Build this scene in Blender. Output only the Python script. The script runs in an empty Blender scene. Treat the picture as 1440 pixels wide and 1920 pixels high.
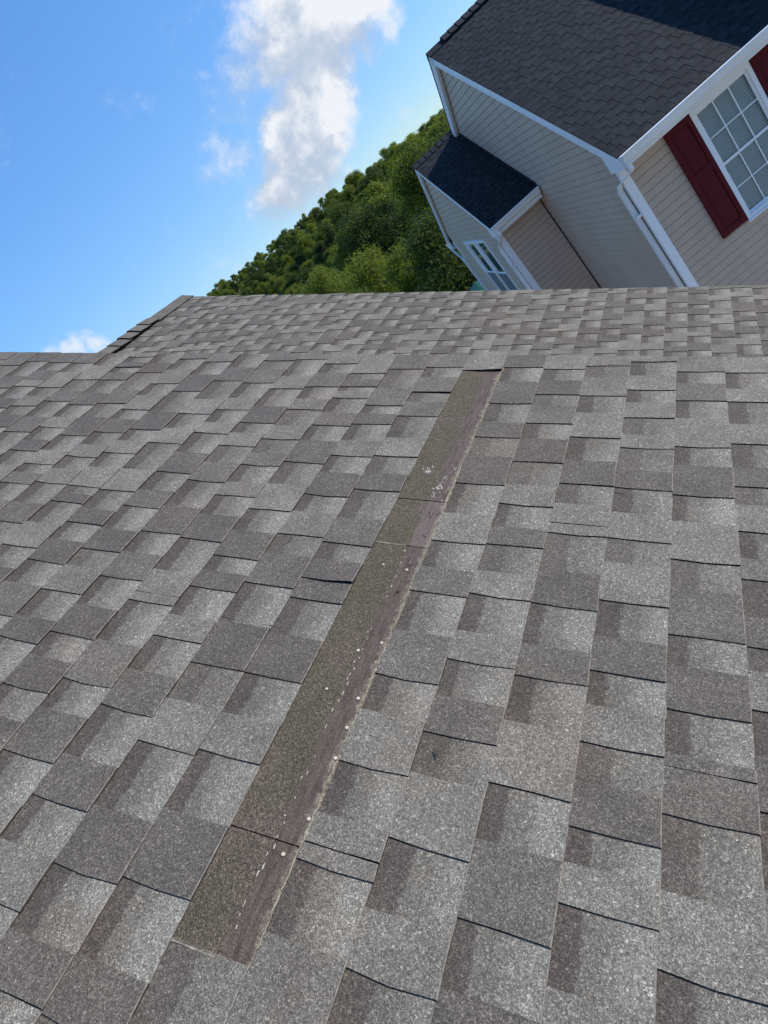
import bpy, math, random
from mathutils import Vector, Matrix

random.seed(11)
scene = bpy.context.scene
COL = scene.collection

# ------------------------------------------------------------------ camera
CAM_Z = 7.2
YAW, PITCH, ROLL, FPX = -0.746478599602871, 0.32214176595407257, 0.7603324873108764, 1204.749782804687


def cam_axes():
    cy, sy = math.cos(YAW), math.sin(YAW)
    fwd, right = Vector((sy, cy, 0)), Vector((cy, -sy, 0))
    cp, sp = math.cos(PITCH), math.sin(PITCH)
    dn = Vector((0, 0, -1))
    f = fwd * cp + dn * sp
    d = dn * cp - fwd * sp
    cr, sr = math.cos(ROLL), math.sin(ROLL)
    return right * cr + d * sr, -right * sr + d * cr, f


CR, CD, CF = cam_axes()
CAM = Vector((0, 0, CAM_Z))
cam_data = bpy.data.cameras.new('camera')
cam = bpy.data.objects.new('camera', cam_data)
COL.objects.link(cam)
M = Matrix.Identity(4)
for i in range(3):
    M[i][0], M[i][1], M[i][2], M[i][3] = CR[i], -CD[i], -CF[i], CAM[i]
cam.matrix_world = M
cam_data.sensor_fit = 'AUTO'
cam_data.sensor_width = 36
cam_data.lens = 36 * FPX / 1920
cam_data.clip_start = 0.05
cam_data.clip_end = 20000
scene.camera = cam


def project(p):
    q = p - CAM
    z = q.dot(CF)
    if z < 0.05:
        return None
    return 720 + FPX * q.dot(CR) / z, 960 + FPX * q.dot(CD) / z, z


def ray(x, y):
    return (CR * ((x - 720) / FPX) + CD * ((y - 960) / FPX) + CF).normalized()


# ------------------------------------------------------------------ light
HYAW = 0.5385565392128134                 # the neighbouring house's yaw
SUN_EL = math.radians(30)
SUN_AZ = HYAW + math.radians(1)           # angle from +X towards +Y
SUN_DIR = Vector((math.cos(SUN_EL) * math.cos(SUN_AZ), math.cos(SUN_EL) * math.sin(SUN_AZ), math.sin(SUN_EL)))
SUN_STRENGTH, SKY_STRENGTH, EXPOSURE = 2.35, 0.15, 1.14

sun_data = bpy.data.lights.new('sun', 'SUN')
sun_data.energy = SUN_STRENGTH
sun_data.angle = math.radians(0.5)
sun_data.color = (1.0, 0.955, 0.89)
sun = bpy.data.objects.new('sun', sun_data)
COL.objects.link(sun)
sun.rotation_euler = (-SUN_DIR).to_track_quat('-Z', 'Y').to_euler()
sun.location = (20, 20, 40)

scene.view_settings.view_transform = 'Standard'
scene.view_settings.look = 'None'
scene.view_settings.gamma = 1.0
scene.view_settings.exposure = EXPOSURE
scene.view_settings.use_curve_mapping = False
scene.cycles.max_bounces = 6


# ------------------------------------------------------------------ node helper
class NT:
    def __init__(self, tree):
        self.t = tree
        tree.nodes.clear()

    def n(self, kind, **kw):
        nd = self.t.nodes.new(kind)
        for k, v in kw.items():
            setattr(nd, k, v)
        return nd

    def put(self, sock, v):
        if isinstance(v, bpy.types.NodeSocket):
            self.t.links.new(v, sock)
        else:
            sock.default_value = v

    def math(self, op, a, b=0.0, c=0.0, clamp=False):
        nd = self.n('ShaderNodeMath', operation=op, use_clamp=clamp)
        for s, v in zip(nd.inputs, (a, b, c)):
            self.put(s, v)
        return nd.outputs[0]

    def vmath(self, op, a, b=(0, 0, 0), scale=None):
        nd = self.n('ShaderNodeVectorMath', operation=op)
        self.put(nd.inputs[0], a)
        self.put(nd.inputs[1], b)
        if scale is not None:
            self.put(nd.inputs['Scale'], scale)
        return nd.outputs['Value'] if op in ('DISTANCE', 'DOT_PRODUCT', 'LENGTH') else nd.outputs[0]

    def smooth(self, v, a, b, lo=0.0, hi=1.0, kind='SMOOTHSTEP'):
        nd = self.n('ShaderNodeMapRange', interpolation_type=kind)
        for i, x in enumerate((v, a, b, lo, hi)):
            self.put(nd.inputs[i], x)
        return nd.outputs[0]

    def mix(self, f, a, b, mode='MIX'):
        nd = self.n('ShaderNodeMix', data_type='RGBA', blend_type=mode)
        self.put(nd.inputs[0], f)
        self.put(nd.inputs[6], a)
        self.put(nd.inputs[7], b)
        return nd.outputs[2]

    def noise(self, vec, scale, detail=2.0, rough=0.5):
        nd = self.n('ShaderNodeTexNoise')
        self.put(nd.inputs['Vector'], vec)
        nd.inputs['Scale'].default_value = scale
        nd.inputs['Detail'].default_value = detail
        nd.inputs['Roughness'].default_value = rough
        return nd

    def voronoi(self, vec, scale, feature='F1'):
        nd = self.n('ShaderNodeTexVoronoi', feature=feature)
        self.put(nd.inputs['Vector'], vec)
        nd.inputs['Scale'].default_value = scale
        return nd

    def ramp(self, f, stops):
        nd = self.n('ShaderNodeValToRGB')
        e = nd.color_ramp.elements
        while len(e) < len(stops):
            e.new(0.5)
        for el, (p, c) in zip(e, stops):
            el.position = p
            el.color = (*c, 1) if len(c) == 3 else c
        self.put(nd.inputs[0], f)
        return nd.outputs[0]


# ------------------------------------------------------------------ sky
world = bpy.data.worlds.new('World')
scene.world = world
world.use_nodes = True
w = NT(world.node_tree)
sky = w.n('ShaderNodeTexSky', sky_type='NISHITA')
sky.sun_disc = False
sky.sun_elevation = SUN_EL
sky.sun_rotation = math.pi / 2 - SUN_AZ
sky.altitude = 200
sky.air_density = 0.85
sky.dust_density = 0.05
sky.ozone_density = 1.6
hs = w.n('ShaderNodeHueSaturation')
hs.inputs['Saturation'].default_value = 1.22
hs.inputs['Value'].default_value = 0.90
lum = w.vmath('DOT_PRODUCT', sky.outputs[0], (.2, .7, .1))
w.put(hs.inputs['Color'], w.vmath('SCALE', sky.outputs[0], scale=w.math('DIVIDE', 1.34, w.math('ADD', 1.0, w.math('MULTIPLY', lum, .32)))))
gen = w.n('ShaderNodeTexCoord').outputs['Generated']
CLOUDS = [  # pixel of the puff's centre, angular size in pixels, weight
    (610, 20, 112, .95), (690, 0, 62, .75), (545, 70, 105, .8), (600, 130, 85, .85), (520, 20, 80, .65),
    (585, 205, 100, .95), (640, 195, 52, .8), (520, 240, 72, .8), (560, 290, 90, .9), (600, 290, 60, .65),
    (535, 350, 75, .75), (585, 345, 50, .6), (520, 400, 48, .5), (405, 165, 80, .34), (450, 100, 80, .42), (435, 150, 70, .3),
    (430, 290, 75, .30), (395, 330, 66, .27), (470, 60, 70, .44), (500, 400, 60, .3), (748, 215, 55, .26), (15, 265, 40, .2),
    (188, 650, 32, .58), (150, 662, 36, .46), (105, 672, 36, .38), (212, 648, 20, .36), (20, 684, 34, .3),
]


def cloud_field(vec):
    n1 = w.noise(vec, 7.0, 4.0, 0.6).outputs['Color']
    n2 = w.noise(vec, 26.0, 5.0, 0.62).outputs['Color']
    d1 = w.vmath('SCALE', w.vmath('SUBTRACT', n1, (.5, .5, .5)), scale=0.075)
    d2 = w.vmath('SCALE', w.vmath('SUBTRACT', n2, (.5, .5, .5)), scale=0.05)
    v = w.vmath('ADD', vec, w.vmath('ADD', d1, d2))
    tot = None
    for x, y, r, k in CLOUDS:
        dd = w.vmath('DISTANCE', v, tuple(ray(x, y)))
        q = w.smooth(dd, 0.0, r / FPX * 1.25, k, 0.0)
        tot = q if tot is None else w.math('SMOOTH_MAX', tot, q, 0.09)
    fb = w.noise(vec, 15.0, 9.0, 0.68).outputs['Fac']
    return w.math('ADD', tot, w.math('MULTIPLY', w.math('SUBTRACT', fb, 0.5), 1.0))


vec_n = w.vmath('NORMALIZE', gen)
dens = cloud_field(vec_n)
toward = (SUN_DIR - ray(560, 200) * SUN_DIR.dot(ray(560, 200))).normalized() * 0.05
dens2 = cloud_field(w.vmath('ADD', vec_n, tuple(toward)))
alpha = w.smooth(dens, 0.13, 0.68)
lit = w.math('ADD', w.smooth(w.math('SUBTRACT', dens, dens2), -0.22, 0.34), w.math('MULTIPLY', w.math('SUBTRACT', w.noise(vec_n, 30.0, 6.0, .62).outputs['Fac'], .42), .9), clamp=True)
ccol = w.mix(lit, (1.50, 1.78, 2.22, 1), (2.7, 2.76, 2.88, 1))  # sunlit side and self-shadow mixed into the cloud colour
skyc = w.mix(w.math('MULTIPLY', alpha, 0.97), w.mix(1.0, hs.outputs[0], (.95, .985, 1.05, 1), 'MULTIPLY'), ccol)
bg = w.n('ShaderNodeBackground')
bg.inputs['Strength'].default_value = SKY_STRENGTH
w.put(bg.inputs['Color'], skyc)
wo = w.n('ShaderNodeOutputWorld')
w.put(wo.inputs['Surface'], bg.outputs[0])


# ------------------------------------------------------------------ materials
def material(name, fn):
    m = bpy.data.materials.new(name)
    m.use_nodes = True
    t = NT(m.node_tree)
    p = t.n('ShaderNodeBsdfPrincipled')
    o = t.n('ShaderNodeOutputMaterial')
    t.put(o.inputs['Surface'], p.outputs[0])
    p.inputs['Roughness'].default_value = 0.8
    p.inputs['Specular IOR Level'].default_value = 0.3
    fn(t, p, o)
    return m


def attr(t, name='pigment'):
    a = t.n('ShaderNodeAttribute', attribute_name=name)
    s = t.n('ShaderNodeSeparateColor')
    t.put(s.inputs[0], a.outputs['Color'])
    return s.outputs[0], s.outputs[1], s.outputs[2]


def granule_shingle(gap_dark, gap_mid, gap_light, tooth_dark, tooth_light, contrast=1.0, cell=330.0):
    def fn(t, p, o):
        across, tone, kind = attr(t)
        co = t.n('ShaderNodeTexCoord').outputs['Object']
        big = t.noise(co, 9.0, 3.0).outputs['Fac']
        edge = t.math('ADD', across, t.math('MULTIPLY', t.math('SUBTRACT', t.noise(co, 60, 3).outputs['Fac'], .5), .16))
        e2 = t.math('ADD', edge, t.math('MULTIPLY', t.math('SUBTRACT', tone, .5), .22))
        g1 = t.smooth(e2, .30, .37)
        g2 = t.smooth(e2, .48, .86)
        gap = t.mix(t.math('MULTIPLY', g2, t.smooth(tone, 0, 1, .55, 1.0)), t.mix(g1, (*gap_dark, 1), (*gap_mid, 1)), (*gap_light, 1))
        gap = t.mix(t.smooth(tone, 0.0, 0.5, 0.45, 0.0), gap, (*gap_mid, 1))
        tooth = t.mix(tone, (*tooth_dark, 1), (*tooth_light, 1))
        c = t.mix(kind, gap, tooth)
        c = t.mix(1.0, c, t.ramp(big, [(0.3, (.84, .84, .84)), (0.7, (1.12, 1.12, 1.12))]), 'MULTIPLY')
        stain = t.smooth(t.noise(co, 2.6, 5.0, .62).outputs['Fac'], .50, .72)
        c = t.mix(stain, c, t.mix(1.0, c, (1.02, .95, .90, 1), 'MULTIPLY'))
        worn = t.smooth(t.noise(co, 21.0, 6.0, .7).outputs['Fac'], .64, .74, 0.0, .30)
        c = t.mix(worn, c, t.mix(1.0, c, (1.5, 1.45, 1.36, 1), 'MULTIPLY'))
        va = t.voronoi(co, cell)
        r1 = t.n('ShaderNodeSeparateColor')
        t.put(r1.inputs[0], va.outputs['Color'])
        vb = t.voronoi(co, cell * 0.46)
        r2 = t.n('ShaderNodeSeparateColor')
        t.put(r2.inputs[0], vb.outputs['Color'])
        k = contrast
        grain = t.ramp(r1.outputs[0], [(0.0, (1 - .72 * k,) * 3), (0.35, (1 - .25 * k,) * 3), (0.7, (1 + .1 * k,) * 3), (0.88, (1 + .55 * k,) * 3), (1.0, (1 + 1.5 * k,) * 3)])
        grain2 = t.ramp(r2.outputs[1], [(0.0, (1 - .3 * k,) * 3), (0.6, (1.0,) * 3), (0.93, (1 + .18 * k,) * 3), (1.0, (1 + 1.0 * k,) * 3)])
        c = t.mix(1.0, c, grain, 'MULTIPLY')
        c = t.mix(1.0, c, grain2, 'MULTIPLY')
        t.put(p.inputs['Base Color'], c)
        p.inputs['Roughness'].default_value = 0.82
        b = t.n('ShaderNodeBump')
        b.inputs['Strength'].default_value = 0.55
        b.inputs['Distance'].default_value = 0.0012
        t.put(b.inputs['Height'], va.outputs['Distance'])
        t.put(p.inputs['Normal'], b.outputs[0])
    return fn


def plain(col, rough=0.6, var=0.08, scale=6.0, spec=0.3, bump=0.0):
    def fn(t, p, o):
        co = t.n('ShaderNodeTexCoord').outputs['Object']
        nz = t.noise(co, scale, 4.0).outputs['Fac']
        c = t.mix(1.0, (*col, 1), t.ramp(nz, [(0.25, (1 - var,) * 3), (0.75, (1 + var,) * 3)]), 'MULTIPLY')
        t.put(p.inputs['Base Color'], c)
        p.inputs['Roughness'].default_value = rough
        p.inputs['Specular IOR Level'].default_value = spec
        if bump:
            b = t.n('ShaderNodeBump')
            b.inputs['Strength'].default_value = bump
            b.inputs['Distance'].default_value = 0.003
            t.put(b.inputs['Height'], t.noise(co, scale * 14, 3.0).outputs['Fac'])
            t.put(p.inputs['Normal'], b.outputs[0])
    return fn


def underlay(t, p, o):
    across, tone, kind = attr(t)
    co = t.n('ShaderNodeTexCoord').outputs['Object']
    va = t.voronoi(co, 480)
    r1 = t.n('ShaderNodeSeparateColor')
    t.put(r1.inputs[0], va.outputs['Color'])
    grain = t.ramp(r1.outputs[0], [(0, (.35,) * 3), (.4, (.8,) * 3), (.85, (1.25,) * 3), (1, (2.3,) * 3)])
    olive = t.mix(t.noise(co, 14, 4).outputs['Fac'], (.068, .056, .033, 1), (.094, .076, .049, 1))
    olive = t.mix(t.smooth(t.noise(co, 5, 2).outputs['Fac'], .45, .66, 0.0, .6), olive, (.108, .079, .062, 1))
    olive = t.mix(1.0, olive, grain, 'MULTIPLY')
    streak = t.n('ShaderNodeMapping')
    streak.inputs['Scale'].default_value = (60, 7, 60)
    t.put(streak.inputs['Vector'], co)
    st = t.noise(streak.outputs[0], 2.0, 5.0, .65).outputs['Fac']
    bare = t.mix(t.smooth(st, .3, .72), (.050, .035, .027, 1), (.110, .079, .060, 1))
    bare = t.mix(t.smooth(t.noise(co, 38, 5, .7).outputs['Fac'], .52, .66), bare, (.085, .063, .050, 1))
    bare = t.mix(1.0, bare, t.ramp(r1.outputs[1], [(0, (.7,) * 3), (.7, (1.0,) * 3), (1, (1.5,) * 3)]), 'MULTIPLY')
    bare = t.mix(t.math('MULTIPLY', t.smooth(tone, 0, 1), .3), bare, (.20, .155, .14, 1))
    lim = t.math('ADD', across, t.math('MULTIPLY', t.math('SUBTRACT', t.noise(co, 30, 4).outputs['Fac'], .5), .10))
    c = t.mix(t.smooth(lim, .62, .68), olive, bare)
    dust = t.math('MULTIPLY', t.smooth(t.math('ADD', lim, t.math('MULTIPLY', t.math('SUBTRACT', t.noise(co, 55, 5, .7).outputs['Fac'], .5), .45)), .90, 1.02), .70)
    c = t.mix(dust, c, t.mix(1.0, (.235, .195, .138, 1), grain, 'MULTIPLY'))
    t.put(p.inputs['Base Color'], c)
    p.inputs['Roughness'].default_value = .75
    b = t.n('ShaderNodeBump')
    b.inputs['Strength'].default_value = .6
    b.inputs['Distance'].default_value = .0015
    t.put(b.inputs['Height'], t.math('ADD', va.outputs['Distance'], st))
    t.put(p.inputs['Normal'], b.outputs[0])


def leaf_fn(a, b_, trans=0.35):
    def fn(t, p, o):
        r, g, bl = attr(t, 'tone')
        oi = t.n('ShaderNodeObjectInfo').outputs['Random']
        mixf = t.math('ADD', t.math('MULTIPLY', r, .55), t.math('MULTIPLY', oi, .45))
        c = t.mix(mixf, (*a, 1), (*b_, 1))
        t.put(p.inputs['Base Color'], c)
        p.inputs['Roughness'].default_value = .6
        tr = t.n('ShaderNodeBsdfTranslucent')
        t.put(tr.inputs[0], t.mix(1.0, c, (1.5, 1.5, .6, 1), 'MULTIPLY'))
        ms = t.n('ShaderNodeMixShader')
        ms.inputs[0].default_value = trans
        t.put(ms.inputs[1], p.outputs[0])
        t.put(ms.inputs[2], tr.outputs[0])
        t.put(o.inputs['Surface'], ms.outputs[0])
    return fn


def glass_fn(tint):
    def fn(t, p, o):
        tr = t.n('ShaderNodeBsdfTransparent')
        tr.inputs[0].default_value = (*tint, 1)
        gl = t.n('ShaderNodeBsdfGlossy')
        gl.inputs['Roughness'].default_value = .02
        fr = t.n('ShaderNodeFresnel')
        fr.inputs[0].default_value = 1.6
        ms = t.n('ShaderNodeMixShader')
        t.put(ms.inputs[0], t.math('ADD', fr.outputs[0], .015, clamp=True))
        t.put(ms.inputs[1], tr.outputs[0])
        t.put(ms.inputs[2], gl.outputs[0])
        t.put(o.inputs['Surface'], ms.outputs[0])
    return fn


def grass_fn(t, p, o):
    co = t.n('ShaderNodeTexCoord').outputs['Object']
    a = t.noise(co, .15, 5).outputs['Fac']
    b = t.noise(co, 6, 4).outputs['Fac']
    c = t.mix(a, (.035, .055, .018, 1), (.07, .095, .03, 1))
    c = t.mix(t.smooth(b, .4, .7, 0, .5), c, (.05, .06, .025, 1))
    t.put(p.inputs['Base Color'], c)
    p.inputs['Roughness'].default_value = .95


MAT = {}
MAT['shingle'] = material('weathered_granules', granule_shingle((.080, .0655, .0525), (.138, .122, .098), (.203, .187, .155), (.100, .085, .070), (.176, .160, .131), .74, 580.0))
MAT['shingle_dark'] = material('charcoal_granules', granule_shingle((.0066, .0078, .0096), (.0128, .015, .018), (.0222, .0258, .030), (.0106, .0127, .015), (.0205, .0238, .028), .6, 300))
MAT['cut'] = material('asphalt_cut', plain((.010, .009, .009), .9, .2, 40, .1))
MAT['butt'] = material('pale_shingle_edge', plain((.19, .165, .14), .9, .5, 90, .1))  # pale tan strip along each tab's lower edge
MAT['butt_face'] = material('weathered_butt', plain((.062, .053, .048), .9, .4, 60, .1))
MAT['butt_dark'] = material('charcoal_shingle_edge', plain((.014, .014, .015), .9, .2, 60, .1))
MAT['underlay'] = material('bare_underlayer', underlay)
MAT['sealant'] = material('yellowed_sealant', plain((.25, .215, .155), .85, .5, 160, .2))
MAT['dash'] = material('white_sealant_spots', plain((.42, .37, .31), .7, .4, 160))
MAT['torn'] = material('torn_backing', plain((.135, .105, .098), .85, .4, 70, .2, .6))
MAT['scuff'] = material('pale_scuff', plain((.36, .325, .285), .8, .5, 120, .2))
MAT['nail'] = material('galvanised_nail', plain((.46, .39, .29), .5, .35, 200, .4))
MAT['felt'] = material('black_felt', plain((.012, .012, .012), .95, .2, 8))
def siding_fn(t, p, o):
    co = t.n('ShaderNodeTexCoord').outputs['Object']
    mp = t.n('ShaderNodeMapping')
    mp.inputs['Scale'].default_value = (5, 5, .5)
    t.put(mp.inputs['Vector'], co)
    a = t.noise(mp.outputs[0], 1.6, 5.0, .6).outputs['Fac']
    b = t.noise(co, .9, 3.0).outputs['Fac']
    c = t.mix(1.0, (.55, .418, .322, 1), t.ramp(a, [(.25, (.9, .9, .89)), (.75, (1.07, 1.07, 1.07))]), 'MULTIPLY')
    c = t.mix(1.0, c, t.ramp(b, [(.3, (.94, .94, .94)), (.7, (1.05, 1.05, 1.05))]), 'MULTIPLY')
    t.put(p.inputs['Base Color'], c)
    p.inputs['Roughness'].default_value = .5


MAT['siding'] = material('vinyl_siding', siding_fn)
MAT['lap_shade'] = material('lap_shade_backing', plain((.075, .065, .057), .9, .1, 2))  # dark colour behind the siding slots, painted in as the laps' shadow lines
MAT['white'] = material('white_trim', plain((.84, .85, .86), .45, .05, 1.4, .4))
MAT['gutter'] = material('white_gutter', plain((.81, .81, .80), .35, .10, 2.2, .5))
MAT['shutter'] = material('burgundy_shutter', plain((.092, .0035, .009), .55, .08, 5, .2))
MAT['glass'] = material('window_glass', glass_fn((.99, .99, .99)))
MAT['blind'] = material('white_blind', plain((.90, .89, .87), .6, .03, 3))
MAT['dark_room'] = material('dark_interior', plain((.03, .03, .032), .9, .1, 2))
MAT['screen'] = material('window_screen', plain((.16, .165, .17), .7, .05, 200))
MAT['drip'] = material('dark_drip_edge', plain((.025, .024, .025), .5, .1, 5))
MAT['leaf_a'] = material('leaves_olive', leaf_fn((.080, .112, .020), (.175, .205, .042), .55))
MAT['leaf_b'] = material('leaves_bright', leaf_fn((.115, .150, .023), (.215, .245, .048), .55))
MAT['leaf_c'] = material('leaves_dark', leaf_fn((.038, .062, .017), (.095, .130, .032), .5))
MAT['bark'] = material('bark', plain((.07, .055, .042), .9, .3, 6, .1, .6))
MAT['grass'] = material('meadow_grass', grass_fn)
MAT['bounce_concrete'] = material('pale_bounce_concrete', plain((.50, .475, .43), .9, .12, 1.5, .2, .4))
MAT['green_cloth'] = material('green_canvas', plain((.01, .085, .06), .7, .1, 4))
MAT['stucco'] = material('plain_wall_siding', plain((.30, .275, .255), .6, .05, 2))


# ------------------------------------------------------------------ mesh helpers
def link(name, me, parent=None, mats=(), loc=None):
    o = bpy.data.objects.new(name, me)
    COL.objects.link(o)
    if me is not None:
        for m in mats:
            me.materials.append(m)
    if parent is not None:
        o.parent = parent
    if loc is not None:
        o.location = loc
    return o


def thing(name, label, cat, loc=(0, 0, 0), rz=0.0, group=None):
    o = link(name, None)
    o.location = loc
    o.rotation_euler = (0, 0, rz)
    o.empty_display_size = .3
    tag(o, label, cat, group)
    return o


def tag(o, label, cat, group=None):
    o['label'] = label
    o['category'] = cat
    if group:
        o['group'] = group


class MB:
    """collects vertices and faces of one mesh"""

    def __init__(self):
        self.v, self.f, self.m, self.c = [], [], [], []

    def quad(self, a, b, c, d, m=0):
        i = len(self.v)
        self.v += [a, b, c, d]
        self.f.append((i, i + 1, i + 2, i + 3))
        self.m.append(m)

    def poly(self, pts, m=0):
        i = len(self.v)
        self.v += list(pts)
        self.f.append(tuple(range(i, i + len(pts))))
        self.m.append(m)

    def box(self, x0, x1, y0, y1, z0, z1, m=0):
        self.hexa([(x0, y0, z0), (x1, y0, z0), (x1, y1, z0), (x0, y1, z0), (x0, y0, z1), (x1, y0, z1), (x1, y1, z1), (x0, y1, z1)], m)

    def hexa(self, p, m=0):
        i = len(self.v)
        self.v += [tuple(q) for q in p]
        for f in ((0, 3, 2, 1), (4, 5, 6, 7), (0, 1, 5, 4), (1, 2, 6, 5), (2, 3, 7, 6), (3, 0, 4, 7)):
            self.f.append(tuple(i + k for k in f))
            self.m.append(m)

    def prism(self, prof, axis_pts, m=0, caps=True):
        """sweep a closed profile of offset vectors along points; prof: list per point of list of points"""
        n = len(prof[0])
        i = len(self.v)
        for ring in prof:
            self.v += [tuple(q) for q in ring]
        for s in range(len(prof) - 1):
            for k in range(n):
                a, b = i + s * n + k, i + s * n + (k + 1) % n
                self.f.append((a, b, b + n, a + n))
                self.m.append(m)
        if caps:
            self.f.append(tuple(i + k for k in reversed(range(n))))
            self.m.append(m)
            e = i + (len(prof) - 1) * n
            self.f.append(tuple(e + k for k in range(n)))
            self.m.append(m)

    def tube(self, pts, radii, sides=8, m=0):
        pts = [Vector(p) for p in pts]
        rings = []
        for k, p in enumerate(pts):
            d = (pts[min(k + 1, len(pts) - 1)] - pts[max(k - 1, 0)]).normalized()
            a = d.orthogonal().normalized() if abs(d.z) < .9 else Vector((1, 0, 0)) - d * d.x
            a.normalize()
            b = d.cross(a)
            r = radii[k] if isinstance(radii, (list, tuple)) else radii
            rings.append([p + a * (r * math.cos(2 * math.pi * s / sides)) + b * (r * math.sin(2 * math.pi * s / sides)) for s in range(sides)])
        self.prism(rings, pts, m)

    def mesh(self, name, colors=None, cname='pigment', smooth=False):
        me = bpy.data.meshes.new(name)
        me.from_pydata([tuple(q) for q in self.v], [], self.f)
        if any(self.m):
            me.polygons.foreach_set('material_index', self.m)
        if colors:
            a = me.color_attributes.new(cname, 'FLOAT_COLOR', 'POINT')
            flat = []
            for c in colors:
                flat += [c[0], c[1], c[2], 1.0]
            a.data.foreach_set('color', flat)
        if smooth:
            me.polygons.foreach_set('use_smooth', [True] * len(me.polygons))
        me.update()
        return me

    def add(self, name, mats, parent=None, **kw):
        me = self.mesh(name, **kw)
        return link(name, me, parent, mats)


# ------------------------------------------------------------------ shingles
class Plane:
    """a roof slope: r runs down the slope, c along the ridge, n outwards"""

    def __init__(self, O, R, C, N):
        self.O, self.R, self.C, self.N = Vector(O), Vector(R).normalized(), Vector(C).normalized(), Vector(N).normalized()

    def p(self, r, c, n=0.0):
        return self.O + self.R * r + self.C * c + self.N * n


def shingle_verts(pl, ra, rb, c0, c1, tooth, tone, T, lift=0.0, tuck=.02, seed=0, sag=None):
    """one tab of a course: its granule surface, its cut ends and its butt edge.  c1 > c0; c0 is the end nearest the viewer.
    T: dict of thicknesses."""
    rnd = random.Random(seed)
    mb = MB()
    cols = []
    add = T['tooth'] if tooth else 0.0
    ns = [0.0, .5, 1.0] if (c1 - c0) > .06 else [0.0, 1.0]
    wob = [rnd.uniform(-.0006, .0006) for _ in range(3)]
    rows = [(ra - tuck, T['top'] + add - (.001 if tooth else 0)), (ra + .001, T['top'] + add), ((ra + rb) / 2, (T['top'] + T['butt']) / 2 + add), (rb - T['bev'], T['butt'] + add - .0002), (rb, T['butt'] + add - T['bev'] * .55)]
    j0, j1 = rnd.uniform(-.0015, .0015), rnd.uniform(-.0015, .0015)
    skew = rnd.uniform(-.003, .003)
    bow = rnd.uniform(-.0015, .0045) if rb - ra > .05 else 0
    ej = [rnd.uniform(-.0008, .0008) - bow * (1 - (2 * min(max((r_ - ra) / (rb - ra), 0), 1) - 1) ** 2) for r_, _ in rows]
    grid = []
    for ir, (r, n) in enumerate(rows):
        line = []
        fr = min(max((r - ra) / (rb - ra), 0), 1)
        for ic, s in enumerate(ns):
            c = c0 + (c1 - c0) * s
            if s == 0:
                c += skew * (fr - .5) + ej[ir]
            dn = wob[ic] * fr
            if lift:
                dn += lift * (1 - s) ** 2 * (.35 + .65 * fr)
            q = pl.p(r + (j0 if s == 0 else j1) * (fr > .95), c, n + dn)
            mb.v.append(q)
            cols.append((fr, tone, 1.0 if tooth else 0.0))
            line.append(len(mb.v) - 1)
        grid.append(line)
    nr, nc = len(rows), len(ns)
    for i in range(nr - 1):
        for j in range(nc - 1):
            mb.f.append((grid[i][j], grid[i + 1][j], grid[i + 1][j + 1], grid[i][j + 1]))
            mb.m.append(2 if i == nr - 2 else 0)

    def low(idx, r, c, n):
        mb.v.append(pl.p(r, c, n))
        cols.append((1, tone, 1.0 if tooth else 0.0))
        return len(mb.v) - 1
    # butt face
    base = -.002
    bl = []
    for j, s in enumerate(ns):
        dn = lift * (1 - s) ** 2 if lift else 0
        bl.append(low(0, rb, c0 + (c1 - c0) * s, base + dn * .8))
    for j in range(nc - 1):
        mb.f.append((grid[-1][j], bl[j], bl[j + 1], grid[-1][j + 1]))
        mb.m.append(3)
    # two cut ends
    for j in ((0, nc - 1)):
        c = c0 if j == 0 else c1
        lw = []
        for ir, (r, n) in enumerate(rows):
            fr = min(max((r - ra) / (rb - ra), 0), 1)
            dn = lift * (.35 + .65 * fr) if (lift and j == 0) else 0
            cc = c + (skew * (fr - .5) + ej[ir] if j == 0 else 0)
            lw.append(low(0, r, cc, max(base, n - add - .004 + dn * .9)))
        for i in range(nr - 1):
            mb.f.append((grid[i][j], grid[i + 1][j], lw[i + 1], lw[i]))
            mb.m.append(1)
    return mb, cols


def build_tabs(pieces, parent, mats, T, prefix_seed, limit=300):
    """pieces: (plane, ra, rb, c0, c1, tooth, tone, lift). The largest in view become shingles of their own, the rest one mesh."""
    scored = []
    for i, pc in enumerate(pieces):
        pl, ra, rb, c0, c1, tooth, tone, lift = pc
        mw = parent_matrix(parent)
        pr = [project(mw @ pl.p(r, c)) for r in (ra, rb) for c in (c0, c1)]
        s = 0
        if all(pr):
            xs, ys = [q[0] for q in pr], [q[1] for q in pr]
            if max(xs) > 0 and min(xs) < 1440 and max(ys) > 0 and min(ys) < 1920:
                a, b, d, e = pr[0], pr[1], pr[3], pr[2]
                s = abs((a[0] * b[1] - b[0] * a[1]) + (b[0] * d[1] - d[0] * b[1]) + (d[0] * e[1] - e[0] * d[1]) + (e[0] * a[1] - a[0] * e[1])) / 2
        scored.append((s, i))
    scored.sort(reverse=True)
    own = set(i for s, i in scored[:limit] if s > 0)
    rest = MB()
    rc = []
    for i, (pl, ra, rb, c0, c1, tooth, tone, lift) in enumerate(pieces):
        bare_side = pl is near and abs(ra - NEAR_R0) < .01 and c1 > STRIP[1] and c0 < STRIP[0]
        mb, cols = shingle_verts(pl, ra, rb, c0, c1, tooth, tone, T, lift, tuck=.0005 if bare_side else .02, seed=prefix_seed + i)
        if i in own:
            me = mb.mesh('shingle', cols)
            link('shingle', me, parent, mats)
        else:
            k = len(rest.v)
            rest.v += mb.v
            rest.f += [tuple(k + q for q in f) for f in mb.f]
            rest.m += mb.m
            rc += cols
    if rest.v:
        o = rest.add('shingle_field', mats, parent, colors=rc)
        o['kind'] = 'stuff'


def parent_matrix(o):
    m = Matrix.Identity(4)
    while o is not None:
        m = o.matrix_basis @ m
        o = o.parent
    return m


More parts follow.
